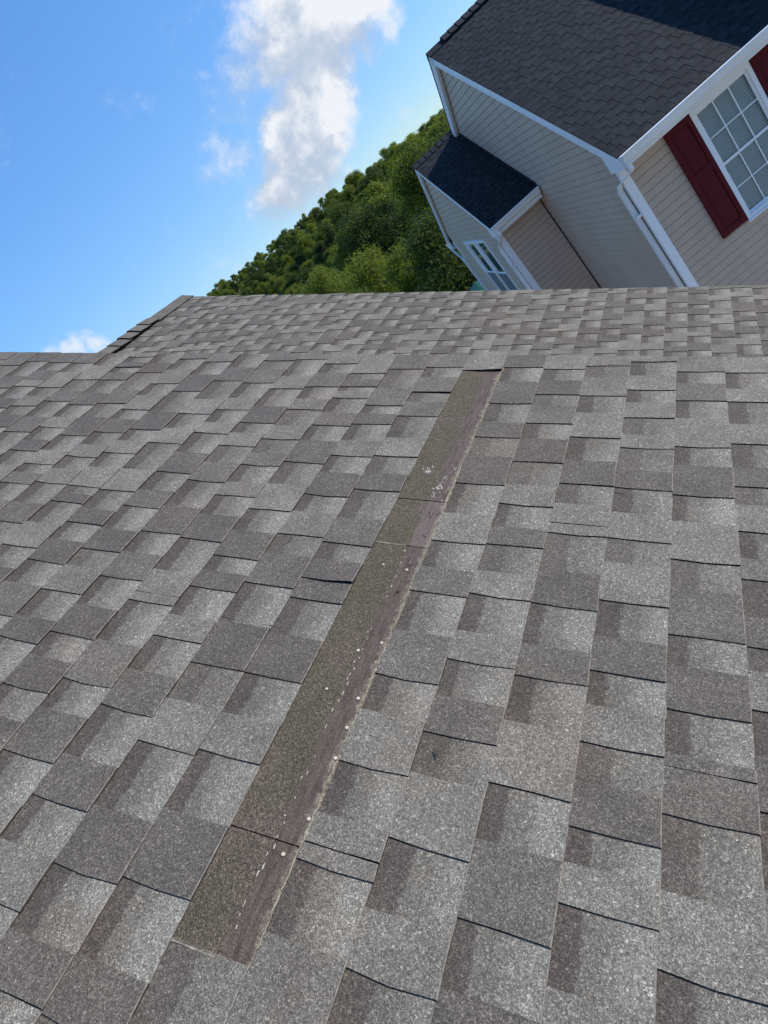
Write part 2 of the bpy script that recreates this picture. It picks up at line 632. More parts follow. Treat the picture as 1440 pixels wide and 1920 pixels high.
def split_interval(c_hi, c_lo, rnd, out, pl, ra, rb, lift=0.0):
    """from a shadow line at c_hi towards the viewer: first the recessed part, then the raised tab that ends at c_lo"""
    L = c_hi - c_lo
    if L < .075:
        out.append((pl, ra, rb, c_lo, c_hi, True, rnd.random(), lift))
        return
    g = c_hi - L * rnd.uniform(.40, .60)
    out.append((pl, ra, rb, g, c_hi, False, rnd.random(), 0.0))
    tone = rnd.random()
    out.append((pl, ra, rb, c_lo, g, True, tone * tone if tone < .6 else tone, lift))


E_ = 0.143
SL = 0.6031510773681547
NEAR_H, NEAR_R0 = 1.1185329776969182, -0.4653722920364812
RK = Vector((math.cos(SL), 0, -math.sin(SL)))
RN = Vector((math.sin(SL), 0, math.cos(SL)))
near = Plane(CAM - RN * NEAR_H, RK, (0, 1, 0), RN)
FAR_H, FAR_R0 = 2.11, 0.26155
far = Plane(CAM - RN * FAR_H, RK, (0, 1, 0), RN)
TH = dict(tooth=.0031, top=.0005, butt=.0042, bev=.0020)


def plane_hit(pl, x, y):
    d = ray(x, y)
    t = (pl.O - CAM).dot(pl.N) / d.dot(pl.N)
    q = CAM + d * t - pl.O
    return q.dot(pl.R), q.dot(pl.C)


LINES = {-17: [1.992], -16: [2.038, 1.787], -15: [2.035, 1.866, 1.81], -14: [2.035, 1.81, 1.658, 1.497], -13: [1.887, 1.707, 1.474],
         -12: [2.104, (2.007, 'l'), 1.892, 1.689, 1.521, 1.363], -11: [1.965, 1.711, 1.48, 1.296, 1.181],
         -10: [2.096, 1.878, 1.676, 1.515, 1.359, 1.205, 1.0], -9: [2.075, 1.828, 1.55, 1.398, 1.205, (1.159, 't'), 1.121, 0.912],
         -8: [1.919, 1.67, 1.475, (1.329, 't'), 1.203, 1.04, 0.871, 0.674], -7: [2.098, 1.913, 1.711, 1.555, 1.321, 1.142, 0.945, 0.781, 0.615],
         -6: [2.113, 1.876, 1.637, 1.491, 1.295, 1.046, 0.86, 0.659, 0.501],
         -5: [2.083, 1.9, 1.737, 1.549, 1.399, 1.238, 1.039, (0.828, 't'), 0.799, 0.549, 0.363],
         -4: [2.012, 1.911, 1.829, 1.648, 1.431, 1.194, 0.992, 0.876, 0.71, 0.511, 0.3, 0.122],
         -3: [2.051, 1.792, 1.669, 1.485, 1.285, 1.107, 0.917, (0.798, 't'), 0.661, 0.457, 0.209, 0.025],
         -2: [2.074, (1.89, 'l'), 1.733, 1.501, 1.33, 1.097, (0.961, 'l'), 0.894, 0.664, 0.474, 0.226, 0.022],
         -1: [2.119, (2.055, 'l')],
         0: [2.086, 1.839, 1.638, 1.401, 1.156, 0.974, 0.729, 0.525, (0.368, 't'), 0.339],
         1: [2.081, 1.906, 1.731, 1.524, 1.328, 1.166, 0.993, 0.801, 0.624, 0.414, 0.218],
         2: [2.109, 1.908, 1.668, 1.438, (1.27, 't'), 1.234, 0.992, 0.793, 0.554, 0.33],
         3: [2.147, 1.956, 1.789, 1.629, 1.439, (1.417, 't'), 1.237, 1.03, 0.837, 0.676, 0.516, 0.395],
         4: [2.084, 1.899, 1.651, 1.431, 1.189, 0.962, 0.781, (0.663, 't'), 0.576, 0.348],
         5: [2.083, 1.903, 1.678, 1.486, 1.313, 1.152, 0.961, 0.813]}
NEAR_K0, NEAR_K1 = -20, 14
NEAR_C0 = -1.7
STRIP = (2.055, .173)


def near_edge(r):
    return 2.183 + .0207 * r


def near_pieces():
    out = []
    for k in range(NEAR_K0, NEAR_K1):
        rnd = random.Random(500 + k)
        ra, rb = NEAR_R0 + k * E_, NEAR_R0 + (k + 1) * E_
        ce = near_edge((ra + rb) / 2) + rnd.uniform(-.004, .004)
        lines, lifts, joints = [], {}, []
        for e in LINES.get(k, []):
            if isinstance(e, tuple):
                if e[1] == 't':
                    joints.append(e[0])
                    continue
                lifts[e[0]] = {2.007: .003, 1.89: .0035, .961: .0085, 2.055: .006}[e[0]]
                lines.append(e[0])
            else:
                lines.append(e)
        if not lines:
            lines = [ce - rnd.uniform(.03, .2)]
        c = .173 if k == -1 else lines[-1]
        while c > NEAR_C0 + .3:
            c -= rnd.choice((.15, .18, .2, .22, .25)) + rnd.uniform(-.012, .012)
            lines.append(c)
        lines.append(NEAR_C0)
        res = []
        first = lines[0]
        if ce - first > .17:
            split_interval(ce, first, rnd, res, near, ra, rb, lifts.get(first, 0))
        elif ce - first > .004:
            res.append((near, ra, rb, first, ce, True, rnd.random(), lifts.get(first, 0)))
        for a, b in zip(lines[:-1], lines[1:]):
            if k == -1 and a == 2.055:
                a = .173
            if a - b < .01:
                continue
            split_interval(a, b, rnd, res, near, ra, rb, lifts.get(b, 0))
        for j in joints:                      # a joint between two shingles: a thin open line
            nw = []
            for p in res:
                if p[3] + .008 < j < p[4] - .008:
                    nw.append((*p[:3], p[3], j - .0012, *p[5:]))
                    nw.append((*p[:3], j + .0012, p[4], *p[5:7], 0.0))
                else:
                    nw.append(p)
            res = nw
        out += res
    return out


def random_course(pl, ra, rb, c_hi, c_lo, rnd, out, scale=1.0):
    c = c_hi + rnd.uniform(-.1, .1) * scale
    lines = []
    while c > c_lo + .07:
        if c < c_hi - .02:
            lines.append(c)
        c -= (rnd.choice((.15, .17, .2, .2, .22, .25)) + rnd.uniform(-.012, .012)) * scale
    lines.append(c_lo)
    a = c_hi
    for b in lines:
        if a - b > .012:
            split_interval(a, b, rnd, out, pl, ra, rb, 0.0)
        a = b


# ------------------------------------------------------------------ ground and hillside
def hill(az, d):
    """height of the ground; az in degrees from +Y towards +X, d metres from the camera's foot"""
    a = max(min(az, 30), -75)
    f = min(max((-24 - a) / 16, 0), 1.6)
    d0 = 52 + 165 * f
    top = 15.0 + 34.0 * min(f, 1.15) if a < -24 else 15.0 - 5.0 * min((a + 24) / 7, 1)
    run = 190 + 170 * min(f, 1.2)
    s = min(max((d - d0) / run, 0), 1)
    s = s * s * (3 - 2 * s)
    fade = 1.0 if -43 < az < 5 else max(0, 1 - max((-43 - az) / 14, (az - 5) / 25))
    return top * s * fade


def ground_z(x, y):
    return hill(math.degrees(math.atan2(x, y)), math.hypot(x, y))


gm = MB()
rad = [0, 8, 16, 25, 35, 45, 55, 65, 78, 92, 108, 126, 148, 172, 200, 235, 275, 320, 370, 430, 520, 700, 1100, 2000, 4000, 9000]
NA = 96
gm.v.append((0, 0, 0))
for r_ in rad[1:]:
    for i in range(NA):
        a = 2 * math.pi * i / NA
        x, y = r_ * math.sin(a), r_ * math.cos(a)
        gm.v.append((x, y, ground_z(x, y) + (random.uniform(-.15, .15) if 30 < r_ < 500 else 0)))
for i in range(NA):
    gm.f.append((0, 1 + (i + 1) % NA, 1 + i))
for j in range(len(rad) - 2):
    for i in range(NA):
        a, b = 1 + j * NA + i, 1 + j * NA + (i + 1) % NA
        gm.f.append((a, b, b + NA, a + NA))
gm.m = [0] * len(gm.f)
go = gm.add('ground', [MAT['grass']], smooth=True)
go['kind'] = 'structure'

# pale concrete court added unseen to bounce sunlight onto the neighbouring walls
U_, V_ = Vector((math.cos(HYAW), math.sin(HYAW), 0)), Vector((-math.sin(HYAW), math.cos(HYAW), 0))
HO = Vector((-1.5025520969417752, 8.627355850295283, 0))
dm = MB()
for i in range(7):
    for j in range(4):
        a0, b0 = -4.0 + i * 2.6, -9.6 + j * 2.5
        q = [HO + U_ * a + V_ * b for a, b in ((a0, b0), (a0 + 2.585, b0), (a0 + 2.585, b0 + 2.485), (a0, b0 + 2.485))]
        dm.hexa([p_ + Vector((0, 0, -.06)) for p_ in q] + [p_ + Vector((0, 0, .03)) for p_ in q])
dvo = dm.add('bounce_court', [MAT['bounce_concrete']])
dvo['kind'] = 'structure'

# ------------------------------------------------------------------ the townhouse under the camera
SHM = [MAT['shingle'], MAT['cut'], MAT['butt'], MAT['butt_face']]


def slope_ring(pl, r0, r1, c0, c1, n0, n1):
    return [pl.p(r0, c0, n0), pl.p(r1, c0, n0), pl.p(r1, c1, n0), pl.p(r0, c1, n0), pl.p(r0, c0, n1), pl.p(r1, c0, n1), pl.p(r1, c1, n1), pl.p(r0, c1, n1)]


def townhouse(name, label, pl, r_ridge, r_eave, c0, c1, deck_c1):
    t = thing(name, label, 'house', (0, 0, 0))
    mid = MB()
    mid.hexa(slope_ring(pl, r_ridge, r_eave, c0, deck_c1, -.16, -.0035))
    # the slope on the other side of the ridge
    back = Plane(pl.p(r_ridge, 0), (-pl.R.x, 0, pl.R.z), (0, 1, 0), (-pl.N.x, 0, pl.N.z))
    mid.hexa(slope_ring(back, .0, r_eave - r_ridge, c0, deck_c1, -.16, -.0035))
    roof = mid.add('roof', [MAT['felt']], t)
    # back slope covering
    cov = MB()
    n = int((r_eave - r_ridge) / E_)
    for i in range(n):
        a, b = i * E_, (i + 1) * E_
        cov.quad(back.p(a, c0, .001), back.p(b, c0, .006), back.p(b, c1, .006), back.p(a, c1, .001))
        cov.quad(back.p(b, c0, .006), back.p(b, c0, -.002), back.p(b, c1, -.002), back.p(b, c1, .006), 1)
    o = cov.add('back_slope_covering', [MAT['shingle'], MAT['cut']], roof, colors=[(.5, .4, 1)] * len(cov.v))
    o['kind'] = 'stuff'
    # walls
    e0, e1 = pl.p(r_eave - .45, 0), back.p(r_eave - r_ridge - .45, 0)
    top = pl.p(r_ridge, 0)
    wl = MB()
    x0, x1, zt = e1.x, e0.x, e0.z - .18
    y0, y1 = c0 + .12, deck_c1 - .12
    wl.quad((x0, y0, -.2), (x0, y1, -.2), (x0, y1, zt), (x0, y0, zt))
    wl.quad((x1, y0, -.2), (x1, y1, -.2), (x1, y1, zt), (x1, y0, zt))
    for y in (y0, y1):
        wl.poly([(x0, y, -.2), (x1, y, -.2), (x1, y, zt), (top.x, y, top.z - .2), (x0, y, zt)])
    wl.add('wall', [MAT['stucco']], t)
    fb = MB()
    for p_, sgn in ((pl, 1), (back, 1)):
        rr = (r_ridge, r_eave) if p_ is pl else (0, r_eave - r_ridge)
        for ca, cb in ((c0, c0 + .025), (deck_c1 - .025, deck_c1)):
            fb.hexa(slope_ring(p_, rr[0], rr[1], ca - .002 if ca == c0 else ca, cb if ca == c0 else cb - .001, -.20, -.161))
    fb.add('rake_board', [MAT['white']], t)
    return t, roof, back


th, roof, th_back = townhouse('townhouse', 'townhouse whose weathered grey shingle roof in front lacks a long strip of shingles', near,
                              NEAR_R0 + NEAR_K0 * E_, NEAR_R0 + NEAR_K1 * E_, NEAR_C0, 2.12, 2.10)
build_tabs(near_pieces(), roof, SHM, TH, 1000)


def ridge_cap(pl, back, rr, c0, c1, n, half, roof, thick=.010, seed=0):
    """a cap shingle folded over the ridge, its near end lying over the next one"""
    mb = MB()
    cols = []
    rnd = random.Random(seed)
    tone = rnd.uniform(.2, .6)
    rows = []
    for (c, nn) in ((c0, n + thick), (c1, n)):
        pts = [pl.p(rr + half, c, nn), pl.p(rr + .03, c, nn + .004), (pl.p(rr, c, nn) + back.p(0, c, nn)) * .5 + Vector((0, 0, .012)), back.p(.03, c, nn + .004), back.p(half, c, nn)]
        rows.append(pts)
    for ring in rows:
        for q in ring:
            mb.v.append(q)
            cols.append((.5, tone, 1))
    for i in range(4):
        mb.f.append((i, i + 1, i + 6, i + 5))
        mb.m.append(0)
    low = []
    for q, d in zip(rows[0], (pl.N, pl.N, Vector((0, 0, 1)), back.N, back.N)):
        mb.v.append(q - d * thick)
        cols.append((.5, tone, 1))
    for i in range(4):
        mb.f.append((i, i + 1, 11 + i, 10 + i))
        mb.m.append(1)
    # long side edges
    for i, (plx, r) in ((0, (pl, rr + half)), (4, (back, half))):
        a = len(mb.v)
        mb.v += [plx.p(r, c0, n - .004), plx.p(r, c1, n - .006)]
        cols += [(.5, tone, 1)] * 2
        mb.f.append((i, i + 5, a + 1, a))
        mb.m.append(1)
    return link('ridge_cap', mb.mesh('ridge_cap', cols), roof, SHM[:2])


rr = NEAR_R0 + NEAR_K0 * E_
c = NEAR_C0
i = 0
while c < 2.05:
    ridge_cap(near, th_back, rr, c, min(c + .155, 2.1), .012, .14, roof, seed=i)
    c += .143
    i += 1

# --- the strip where a course of shingles has come away
ra, rb = NEAR_R0 - E_, NEAR_R0
jts = [2.12, 1.308, 1.122, .357, .165]
for a, b in zip(jts[:-1], jts[1:]):
    mb = MB()
    cols = []
    rnd = random.Random(int(a * 1000))
    tone = .95 if a == 1.308 else rnd.uniform(.1, .4)
    n0 = {2.12: .0026, 1.308: .0016, 1.122: .0010, .357: .0004}[a]
    NC = 8
    xs = [-.02, .0, .03, .06, .09, .115, .13, E_ + .004]
    for i in range(NC + 1):
        cc = a - .001 + (b - a + .002) * i / NC
        for x in xs:
            nn = n0 + (.0010 * rnd.random() if .085 < x < .14 else 0)
            mb.v.append(near.p(ra + x, cc, nn))
            cols.append((max(x, 0) / E_, tone, .5))
    W_ = len(xs)
    for i in range(NC):
        for j in range(W_ - 1):
            q = i * W_ + j
            mb.f.append((q, q + 1, q + W_ + 1, q + W_))
            mb.m.append(0)
    k = len(mb.v)
    for x in xs:
        mb.v.append(near.p(ra + x, b - .001, -.003))
        cols.append((1, 0, 0))
    for j in range(W_ - 1):
        mb.f.append((NC * W_ + j, NC * W_ + j + 1, k + j + 1, k + j))
        mb.m.append(1)
    o = link('exposed_underlayer', mb.mesh('exposed_underlayer', cols), roof, [MAT['underlay'], MAT['cut']])
    o['label'] = 'olive brown underlayer laid bare where shingles are missing'


def blob(mb, r, c, rx, cy, n, rnd, sides=9, h=.0008, base=near, rough=.4):
    pts = []
    for s in range(sides):
        a = 2 * math.pi * s / sides
        f = rnd.uniform(1 - rough, 1.15)
        pts.append((r + rx * f * math.cos(a), c + cy * f * math.sin(a)))
    k = len(mb.v)
    mb.v.append(base.p(r, c, n + h))
    for p_ in pts:
        mb.v.append(base.p(p_[0], p_[1], n + h * .7))
    for p_ in pts:
        mb.v.append(base.p(p_[0], p_[1], n - .001))
    for s in range(sides):
        a, b = k + 1 + s, k + 1 + (s + 1) % sides
        mb.f.append((k, a, b))
        mb.f.append((a, a + sides, b + sides, b))
        mb.m += [0, 0]


rnd = random.Random(7)
# old sealant along the lower edge of the strip
mb = MB()
prev = None
c = .168
while c < 2.05:
    wd = rnd.uniform(.0010, .0042) * (1.3 if c < .8 else (2.2 if 1.22 < c < 1.48 else 1.0))
    off = rnd.uniform(-.002, .002)
    cur = (near.p(rb - wd * .6 + off, c, .0030), near.p(rb + off, c, .0052), near.p(rb + wd * .5 + off, c, .0046))
    if prev:
        mb.quad(prev[0], prev[1], cur[1], cur[0])
        mb.quad(prev[1], prev[2], cur[2], cur[1])
    prev = cur
    c += rnd.uniform(.006, .016)
mb.add('sealant_line', [MAT['sealant']], roof)
# across the ends of the bared strip
for cc, s0, s1 in ((.168, 0.0, 1.0), (1.122, 0.0, .62)):
    mb = MB()
    prev = None
    x = s0 * E_
    while x < s1 * E_:
        wd = rnd.uniform(.0006, .0022)
        cur = (near.p(ra + x, cc - wd, .0022), near.p(ra + x, cc + wd, .0030))
        if prev:
            mb.quad(prev[0], prev[1], cur[1], cur[0])
        prev = cur
        x += rnd.uniform(.004, .010)
    mb.add('sealant_line', [MAT['sealant']], roof)
# dashes of factory sealant
mb = MB()
c = .19
while c < 1.12:
    if rnd.random() < .72:
        blob(mb, ra + .655 * E_ + rnd.uniform(-.004, .004), c, rnd.uniform(.0005, .0017), rnd.uniform(.0012, .007), .0022, rnd)
    c += rnd.uniform(.010, .026)
mb.add('sealant_dash', [MAT['dash']], roof)['kind'] = 'stuff'
# torn backing in the lower third of the strip
for i in range(16):
    c = rnd.uniform(.9, 2.0)
    mb = MB()
    blob(mb, ra + rnd.uniform(.78, .97) * E_, c, rnd.uniform(.003, .009), rnd.uniform(.006, .030), .003, rnd, 14, .0016, rough=.75)
    link('torn_backing', mb.mesh('torn_backing'), roof, [MAT['torn'] if i % 7 else MAT['bark']])
mb = MB()
for (px, py, n_, sp) in ((803, 884, 46, .020), (824, 914, 34, .017), (813, 930, 10, .012), (835, 897, 14, .014), (856, 880, 10, .02)):
    r, c = plane_hit(near, px, py)
    for _ in range(n_):
        q = rnd.uniform(.0006, .0030)
        blob(mb, r + rnd.gauss(0, sp * .38), c + rnd.gauss(0, sp * .55), q, q * rnd.uniform(.8, 2.4), .0034, rnd, 8, .0003, rough=.8)
mb.add('pale_scuff', [MAT['scuff']], roof)['kind'] = 'stuff'
# roofing nails
for (px, py) in ((763, 1070), (672, 1221), (716, 1207), (672, 1311), (651, 1366), (629.5, 1423), (580, 1537), (532, 1603), (719, 1060), (613, 1293)):
    r, c = plane_hit(near, px, py)
    mb = MB()
    big = .0036 if px not in (719, 613) else .003
    ring = lambda q, n: [near.p(r + q * math.cos(2 * math.pi * s / 12), c + q * math.sin(2 * math.pi * s / 12), n) for s in range(12)]
    mb.prism([ring(big, .001), ring(big, .0038), ring(big * .8, .0041)], None)
    link('nail', mb.mesh('nail'), roof, [MAT['nail']])
r, c = plane_hit(near, 818, 1416)
tw = MB()
tw.tube([near.p(r - .006, c + .008, .008), near.p(r, c, .0095), near.p(r + .004, c - .007, .008)], [.0009, .0016, .0008], 5)
tw.tube([near.p(r, c, .0095), near.p(r + .007, c + .006, .009)], [.0012, .0006], 5)
two = tw.add('twig', [MAT['bark']])
tag(two, 'tiny dark twig lying on a grey shingle right of the bare strip', 'twig')

# ------------------------------------------------------------------ the lower townhouse beyond
far_k0 = -33
FAR_RIDGE = FAR_R0 + far_k0 * E_ + .03
far_r0 = FAR_R0
FC0, FC1 = 2.35, 5.27
th2, roof2, th2_back = townhouse('townhouse', 'attached townhouse beyond the near roof, lower grey shingle roof with capped ridge', far,
                                 FAR_RIDGE, far_r0 + 14 * E_, FC0, FC1, FC1 - .015)
fp = []
for k in range(far_k0, 14):
    rnd = random.Random(9000 + k)
    r_a = far_r0 + k * E_ + (.03 if k == far_k0 else 0)
    random_course(far, r_a, far_r0 + (k + 1) * E_, FC1 + rnd.uniform(-.004, .004), FC0, rnd, fp)
build_tabs(fp, roof2, SHM, dict(tooth=.0034, top=.0005, butt=.0044, bev=.0022), 20000)
vb = MB()
for p_, q in ((far, FAR_RIDGE), (th2_back, 0)):
    vb.hexa(slope_ring(p_, q + .001, q + .118, FC0, 4.70, -.003, .025))
vb.add('ridge_vent', [MAT['felt']], roof2)
c = FC0
i = 0
while c < 4.66:
    ridge_cap(far, th2_back, FAR_RIDGE, c, c + .16, .027 + (i % 3) * .0015, .132 + (i * 37 % 5 - 2) * .003, roof2, seed=70 + i, thick=.013)
    c += .146
    i += 1
ridge_cap(far, th2_back, FAR_RIDGE, 4.68, FC1 + .01, .010, .132, roof2, seed=200, thick=.006)

# ------------------------------------------------------------------ the neighbouring house
AX, AY, AZ = -1.5025520969417752, 8.627355850295283, CAM_Z - 1.2937419871864027
W2, RISE = 8.32294912636136 / 2, 2.6343049790824518
SLOPE = RISE / W2
hs_ = thing('neighbour_house', 'tan sided house with charcoal shingle roof and burgundy shutters', 'house', (AX, AY, 0), HYAW)
HX1 = 2.70            # where the taller attached unit starts
WX, WY = .0607, .4034   # gable wall plane (x) and front wall plane (y)
LAP = .1016
L_ = math.hypot(W2, RISE)
hroof = MB()
fr_pl = Plane((0, W2, AZ + RISE), (0, -W2, -RISE), (1, 0, 0), (0, -RISE, W2))
bk_pl = Plane((0, W2, AZ + RISE), (0, W2, -RISE), (1, 0, 0), (0, RISE, W2))
for p_ in (fr_pl, bk_pl):
    hroof.hexa(slope_ring(p_, 0, L_, 0.004, HX1, -.10, -.0035))
hr = hroof.add('roof', [MAT['drip']], hs_)
SHD = [MAT['shingle_dark'], MAT['butt_dark'], MAT['butt_dark'], MAT['butt_dark']]
TD = dict(tooth=.0024, top=.0005, butt=.0034, bev=.0014)
pcs = []
nrow = int(L_ / E_)
e_d = L_ / nrow
for k in range(nrow):
    rnd = random.Random(333 + k)
    # courses run along x; the joint pattern is laid out from the rake
    random_course(fr_pl, k * e_d, (k + 1) * e_d, HX1, -.012, rnd, pcs, .95)
build_tabs(pcs, hr, SHD, TD, 40000)
bc = MB()
for k in range(nrow):
    bc.quad(bk_pl.p(k * e_d, -.01, .001), bk_pl.p((k + 1) * e_d, -.01, .007), bk_pl.p((k + 1) * e_d, HX1, .007), bk_pl.p(k * e_d, HX1, .001))
    bc.quad(bk_pl.p((k + 1) * e_d, -.01, .007), bk_pl.p((k + 1) * e_d, -.01, -.003), bk_pl.p((k + 1) * e_d, HX1, -.003), bk_pl.p((k + 1) * e_d, HX1, .007), 1)
bc.add('back_slope_covering', SHD[:2], hr, colors=[(.5, .5, 1)] * len(bc.v))['kind'] = 'stuff'


def dark_cap(c0, c1, n, seed, fp_, bp_, par):
    o = ridge_cap(fp_, bp_, 0.0, c0, c1, n, .15, par, thick=.012, seed=seed)
    o.data.materials.clear()
    for m_ in SHD[:2]:
        o.data.materials.append(m_)
    return o


vbm = MB()
for p_ in (fr_pl, bk_pl):
    vbm.hexa(slope_ring(p_, .001, .13, .34, HX1, -.003, .03))
vbm.add('ridge_vent', [MAT['drip']], hr)
c, i = .30, 0
while c < HX1 - .05:
    dark_cap(c, min(c + .16, HX1), .032, i, fr_pl, bk_pl, hr)
    c += .146
    i += 1
dark_cap(-.012, .31, .006, 99, fr_pl, bk_pl, hr)


# walls: a backing wall, coloured dark as lap shadow, with lapped boards on it
def wall_poly(name, pts, parent, mat='lap_shade'):
    mb = MB()
    mb.poly(pts)
    return mb.add(name, [MAT[mat]], parent)


def board(mb_or_parent, b0, b1, t0, t1, out, proud=.009):
    """one lap of siding: bottom edge b0-b1 stands proud, top edge t0-t1 is tucked"""
    o = Vector(out)
    b0, b1, t0, t1 = map(Vector, (b0, b1, t0, t1))
    mb = MB()
    up_ = Vector((0, 0, .0065))  # slot under each lap bares the dark backing as a shadow line
    b0, b1 = b0 + up_, b1 + up_
    q = [b0, b1, b1 + o * proud, b0 + o * proud, t0, t1, t1 + o * .003, t0 + o * .003]
    mb.v = [tuple(x) for x in q]
    mb.f = [(3, 2, 6, 7), (0, 1, 2, 3), (0, 3, 7, 4), (1, 5, 6, 2)]
    mb.m = [0] * 4
    return mb


def siding_run(parent, zs0, zs1, spans, axis, plane_v, out, holes=()):
    """laps from zs0 up to zs1; spans(z) gives (lo, hi) along the axis; axis 'x' or 'y'"""
    n = int(round((zs1 - zs0) / LAP))
    for i in range(n):
        z0, z1 = zs0 + i * LAP, zs0 + (i + 1) * LAP
        a0, a1 = spans(z0)
        c0_, c1_ = spans(z1)
        segs = [(a0, a1, c0_, c1_, z0, z1)]
        for (h0, h1, hz0, hz1) in holes:
            if z1 > hz0 + .01 and z0 < hz1 - .01:
                ns = []
                for s in segs:
                    if s[0] < h0 and s[1] > h1:
                        ns += [(s[0], h0, s[2], h0, z0, z1), (h1, s[1], h1, s[3], z0, z1)]
                        if z1 > hz1 - .02:
                            ns.append((h0 + .001, h1 - .001, h0 + .001, h1 - .001, hz1 - .03, z1))
                        if z0 < hz0 + .02:
                            ns.append((h0 + .001, h1 - .001, h0 + .001, h1 - .001, z0, hz0 + .03))
                    else:
                        ns.append(s)
                segs = ns
        for (s0, s1, u0, u1, y0, y1) in segs:
            if s1 - s0 < .02:
                continue
            if u1 - u0 < .004:
                u0, u1 = (u0 + u1) / 2 - .002, (u0 + u1) / 2 + .002
            P = (lambda a, z: (a, plane_v, z)) if axis == 'x' else (lambda a, z: (plane_v, a, z))
            mb = board(None, P(s0, y0), P(s1, y0), P(u0, y1), P(u1, y1), out)
            link('siding_board', mb.mesh('siding_board'), parent, [MAT['siding']])


ZF = AZ - .23        # top of the siding on the front wall, under the frieze board
WIN = (WX + .98981, WX + .98981 + .81782, AZ - .22953 - 1.52, AZ - .22953)   # x0, x1, z0, z1
fw = wall_poly('wall', [(WX, WY + .02, -.1), (WIN[0] + .03, WY + .02, -.1), (WIN[0] + .03, WY + .02, ZF + .2), (WX, WY + .02, ZF + .2)], hs_)
mb = MB()
mb.poly([(WIN[1] - .03, WY + .02, -.1), (HX1, WY + .02, -.1), (HX1, WY + .02, ZF + .2), (WIN[1] - .03, WY + .02, ZF + .2)])
mb.poly([(WIN[0] + .03, WY + .02, -.1), (WIN[1] - .03, WY + .02, -.1), (WIN[1] - .03, WY + .02, WIN[2] + .03), (WIN[0] + .03, WY + .02, WIN[2] + .03)])
mb.add('wall', [MAT['lap_shade']], hs_)
nl = int((ZF - .4) / LAP)
siding_run(fw, ZF - nl * LAP, ZF, lambda z: (WX + .06, HX1), 'x', WY + .018, (0, -1, 0), [(WIN[0] + .02, WIN[1] - .02, WIN[2], WIN[3])])


def rake_y(z):
    """the y range under the main gable's two rakes at height z"""
    t = max(0.0, min(1.0, (AZ + RISE - .10 - z) / RISE))
    if z < AZ - .1:
        return WY, 2 * W2 - WY
    return max(WY, W2 - t * W2 + .06), min(2 * W2 - WY, W2 + t * W2 - .06)


gw = wall_poly('wall', [(WX + .02, WY, -.1), (WX + .02, 2 * W2 - WY, -.1), (WX + .02, 2 * W2 - WY, AZ - .05), (WX + .02, W2, AZ + RISE - .12), (WX + .02, WY, AZ - .05 + WY * SLOPE * .3)], hs_)
n2 = int((AZ + RISE - .2 - (ZF - nl * LAP)) / LAP)
siding_run(gw, ZF - nl * LAP, ZF + (n2 - nl) * LAP, rake_y, 'y', WX + .018, (-1, 0, 0))
wall_poly('wall', [(WX, 2 * W2 - WY, -.1), (HX1, 2 * W2 - WY, -.1), (HX1, 2 * W2 - WY, AZ + .1), (WX, 2 * W2 - WY, AZ + .1)], hs_)


def beam(mb, a, b, up, out, h, t, m=0):
    """a board from a to b; its face h high (downwards along -up), t thick outwards"""
    a, b, up, out = Vector(a), Vector(b), Vector(up).normalized(), Vector(out).normalized()
    mb.hexa([a - up * h, b - up * h, b - up * h + out * t, a - up * h + out * t, a, b, b + out * t, a + out * t], m)


# rake boards
def rakes(parent, pf, pb, L0, L1, x_in, x_out, h=.15):
    for p_, L in ((pf, L0), (pb, L1)):
        mb = MB()
        a, b = p_.p(0.0, x_in, -.012), p_.p(L - .002, x_in, -.012)
        beam(mb, a, b, p_.N, (-1, 0, 0), h, x_in - x_out)
        o = mb.add('rake_board', [MAT['white']], parent)
        mb = MB()
        a, b = p_.p(0.0, x_in, -.0102), p_.p(L, x_in, -.0102)
        beam(mb, p_.p(0, x_in, -.0022), p_.p(L, x_in, -.0022), p_.N, (-1, 0, 0), .0095, x_in - x_out + .012, 0)
        mb.add('drip_edge', [MAT['drip']], o)
        mb = MB()
        beam(mb, p_.p(0.02, x_in, -.012 - h * .62), p_.p(L - .02, x_in, -.012 - h * .62), p_.N, (-1, 0, 0), .012, x_in - x_out + .006)
        mb.add('groove_bead', [MAT['white']], o)


rakes(hs_, fr_pl, bk_pl, L_, L_, WX - .001, -.002)


def gutter(parent, x0, x1, y_edge, z, s, par_name='gutter'):
    """K-style gutter along x hanging at the eave; s = -1 opens to -y, +1 to +y"""
    prof = [(0, 0), (0, -.10), (.055, -.112), (.085, -.085), (.092, -.05), (.112, -.028), (.118, 0), (.106, .004), (.104, -.008)]
    mb = MB()
    rings = []
    for x in (x0, x1):
        rings.append([(x, y_edge + s * a, z + b) for a, b in prof])
    mb.prism(rings, None, caps=False)
    i = len(mb.v)
    for x in (x0, x1):
        mb.poly([(x, y_edge + s * a, z + b) for a, b in prof[:7]])
    g = mb.add(par_name, [MAT['gutter']], parent)
    rim = MB()
    rim.tube([(x0, y_edge + s * .112, z + .004), (x1, y_edge + s * .112, z + .004)], .006, 6)
    rim.add('gutter_rim', [MAT['gutter']], g)
    return g


gutter(hs_, .0, HX1 + 3.5, -.004, AZ - .006, -1)
mb = MB()
mb.box(.004, HX1, -.002, .018, AZ - .16, AZ - .012)          # fascia
mb.add('fascia', [MAT['white']], hs_)
mb = MB()
mb.box(.01, HX1, .0185, WY + .015, AZ - .158, AZ - .145)
mb.add('soffit', [MAT['white']], hs_)
mb = MB()
mb.box(WX + .02, HX1, WY - .012, WY + .016, ZF, AZ - .1455)
mb.add('frieze_board', [MAT['white']], hs_)


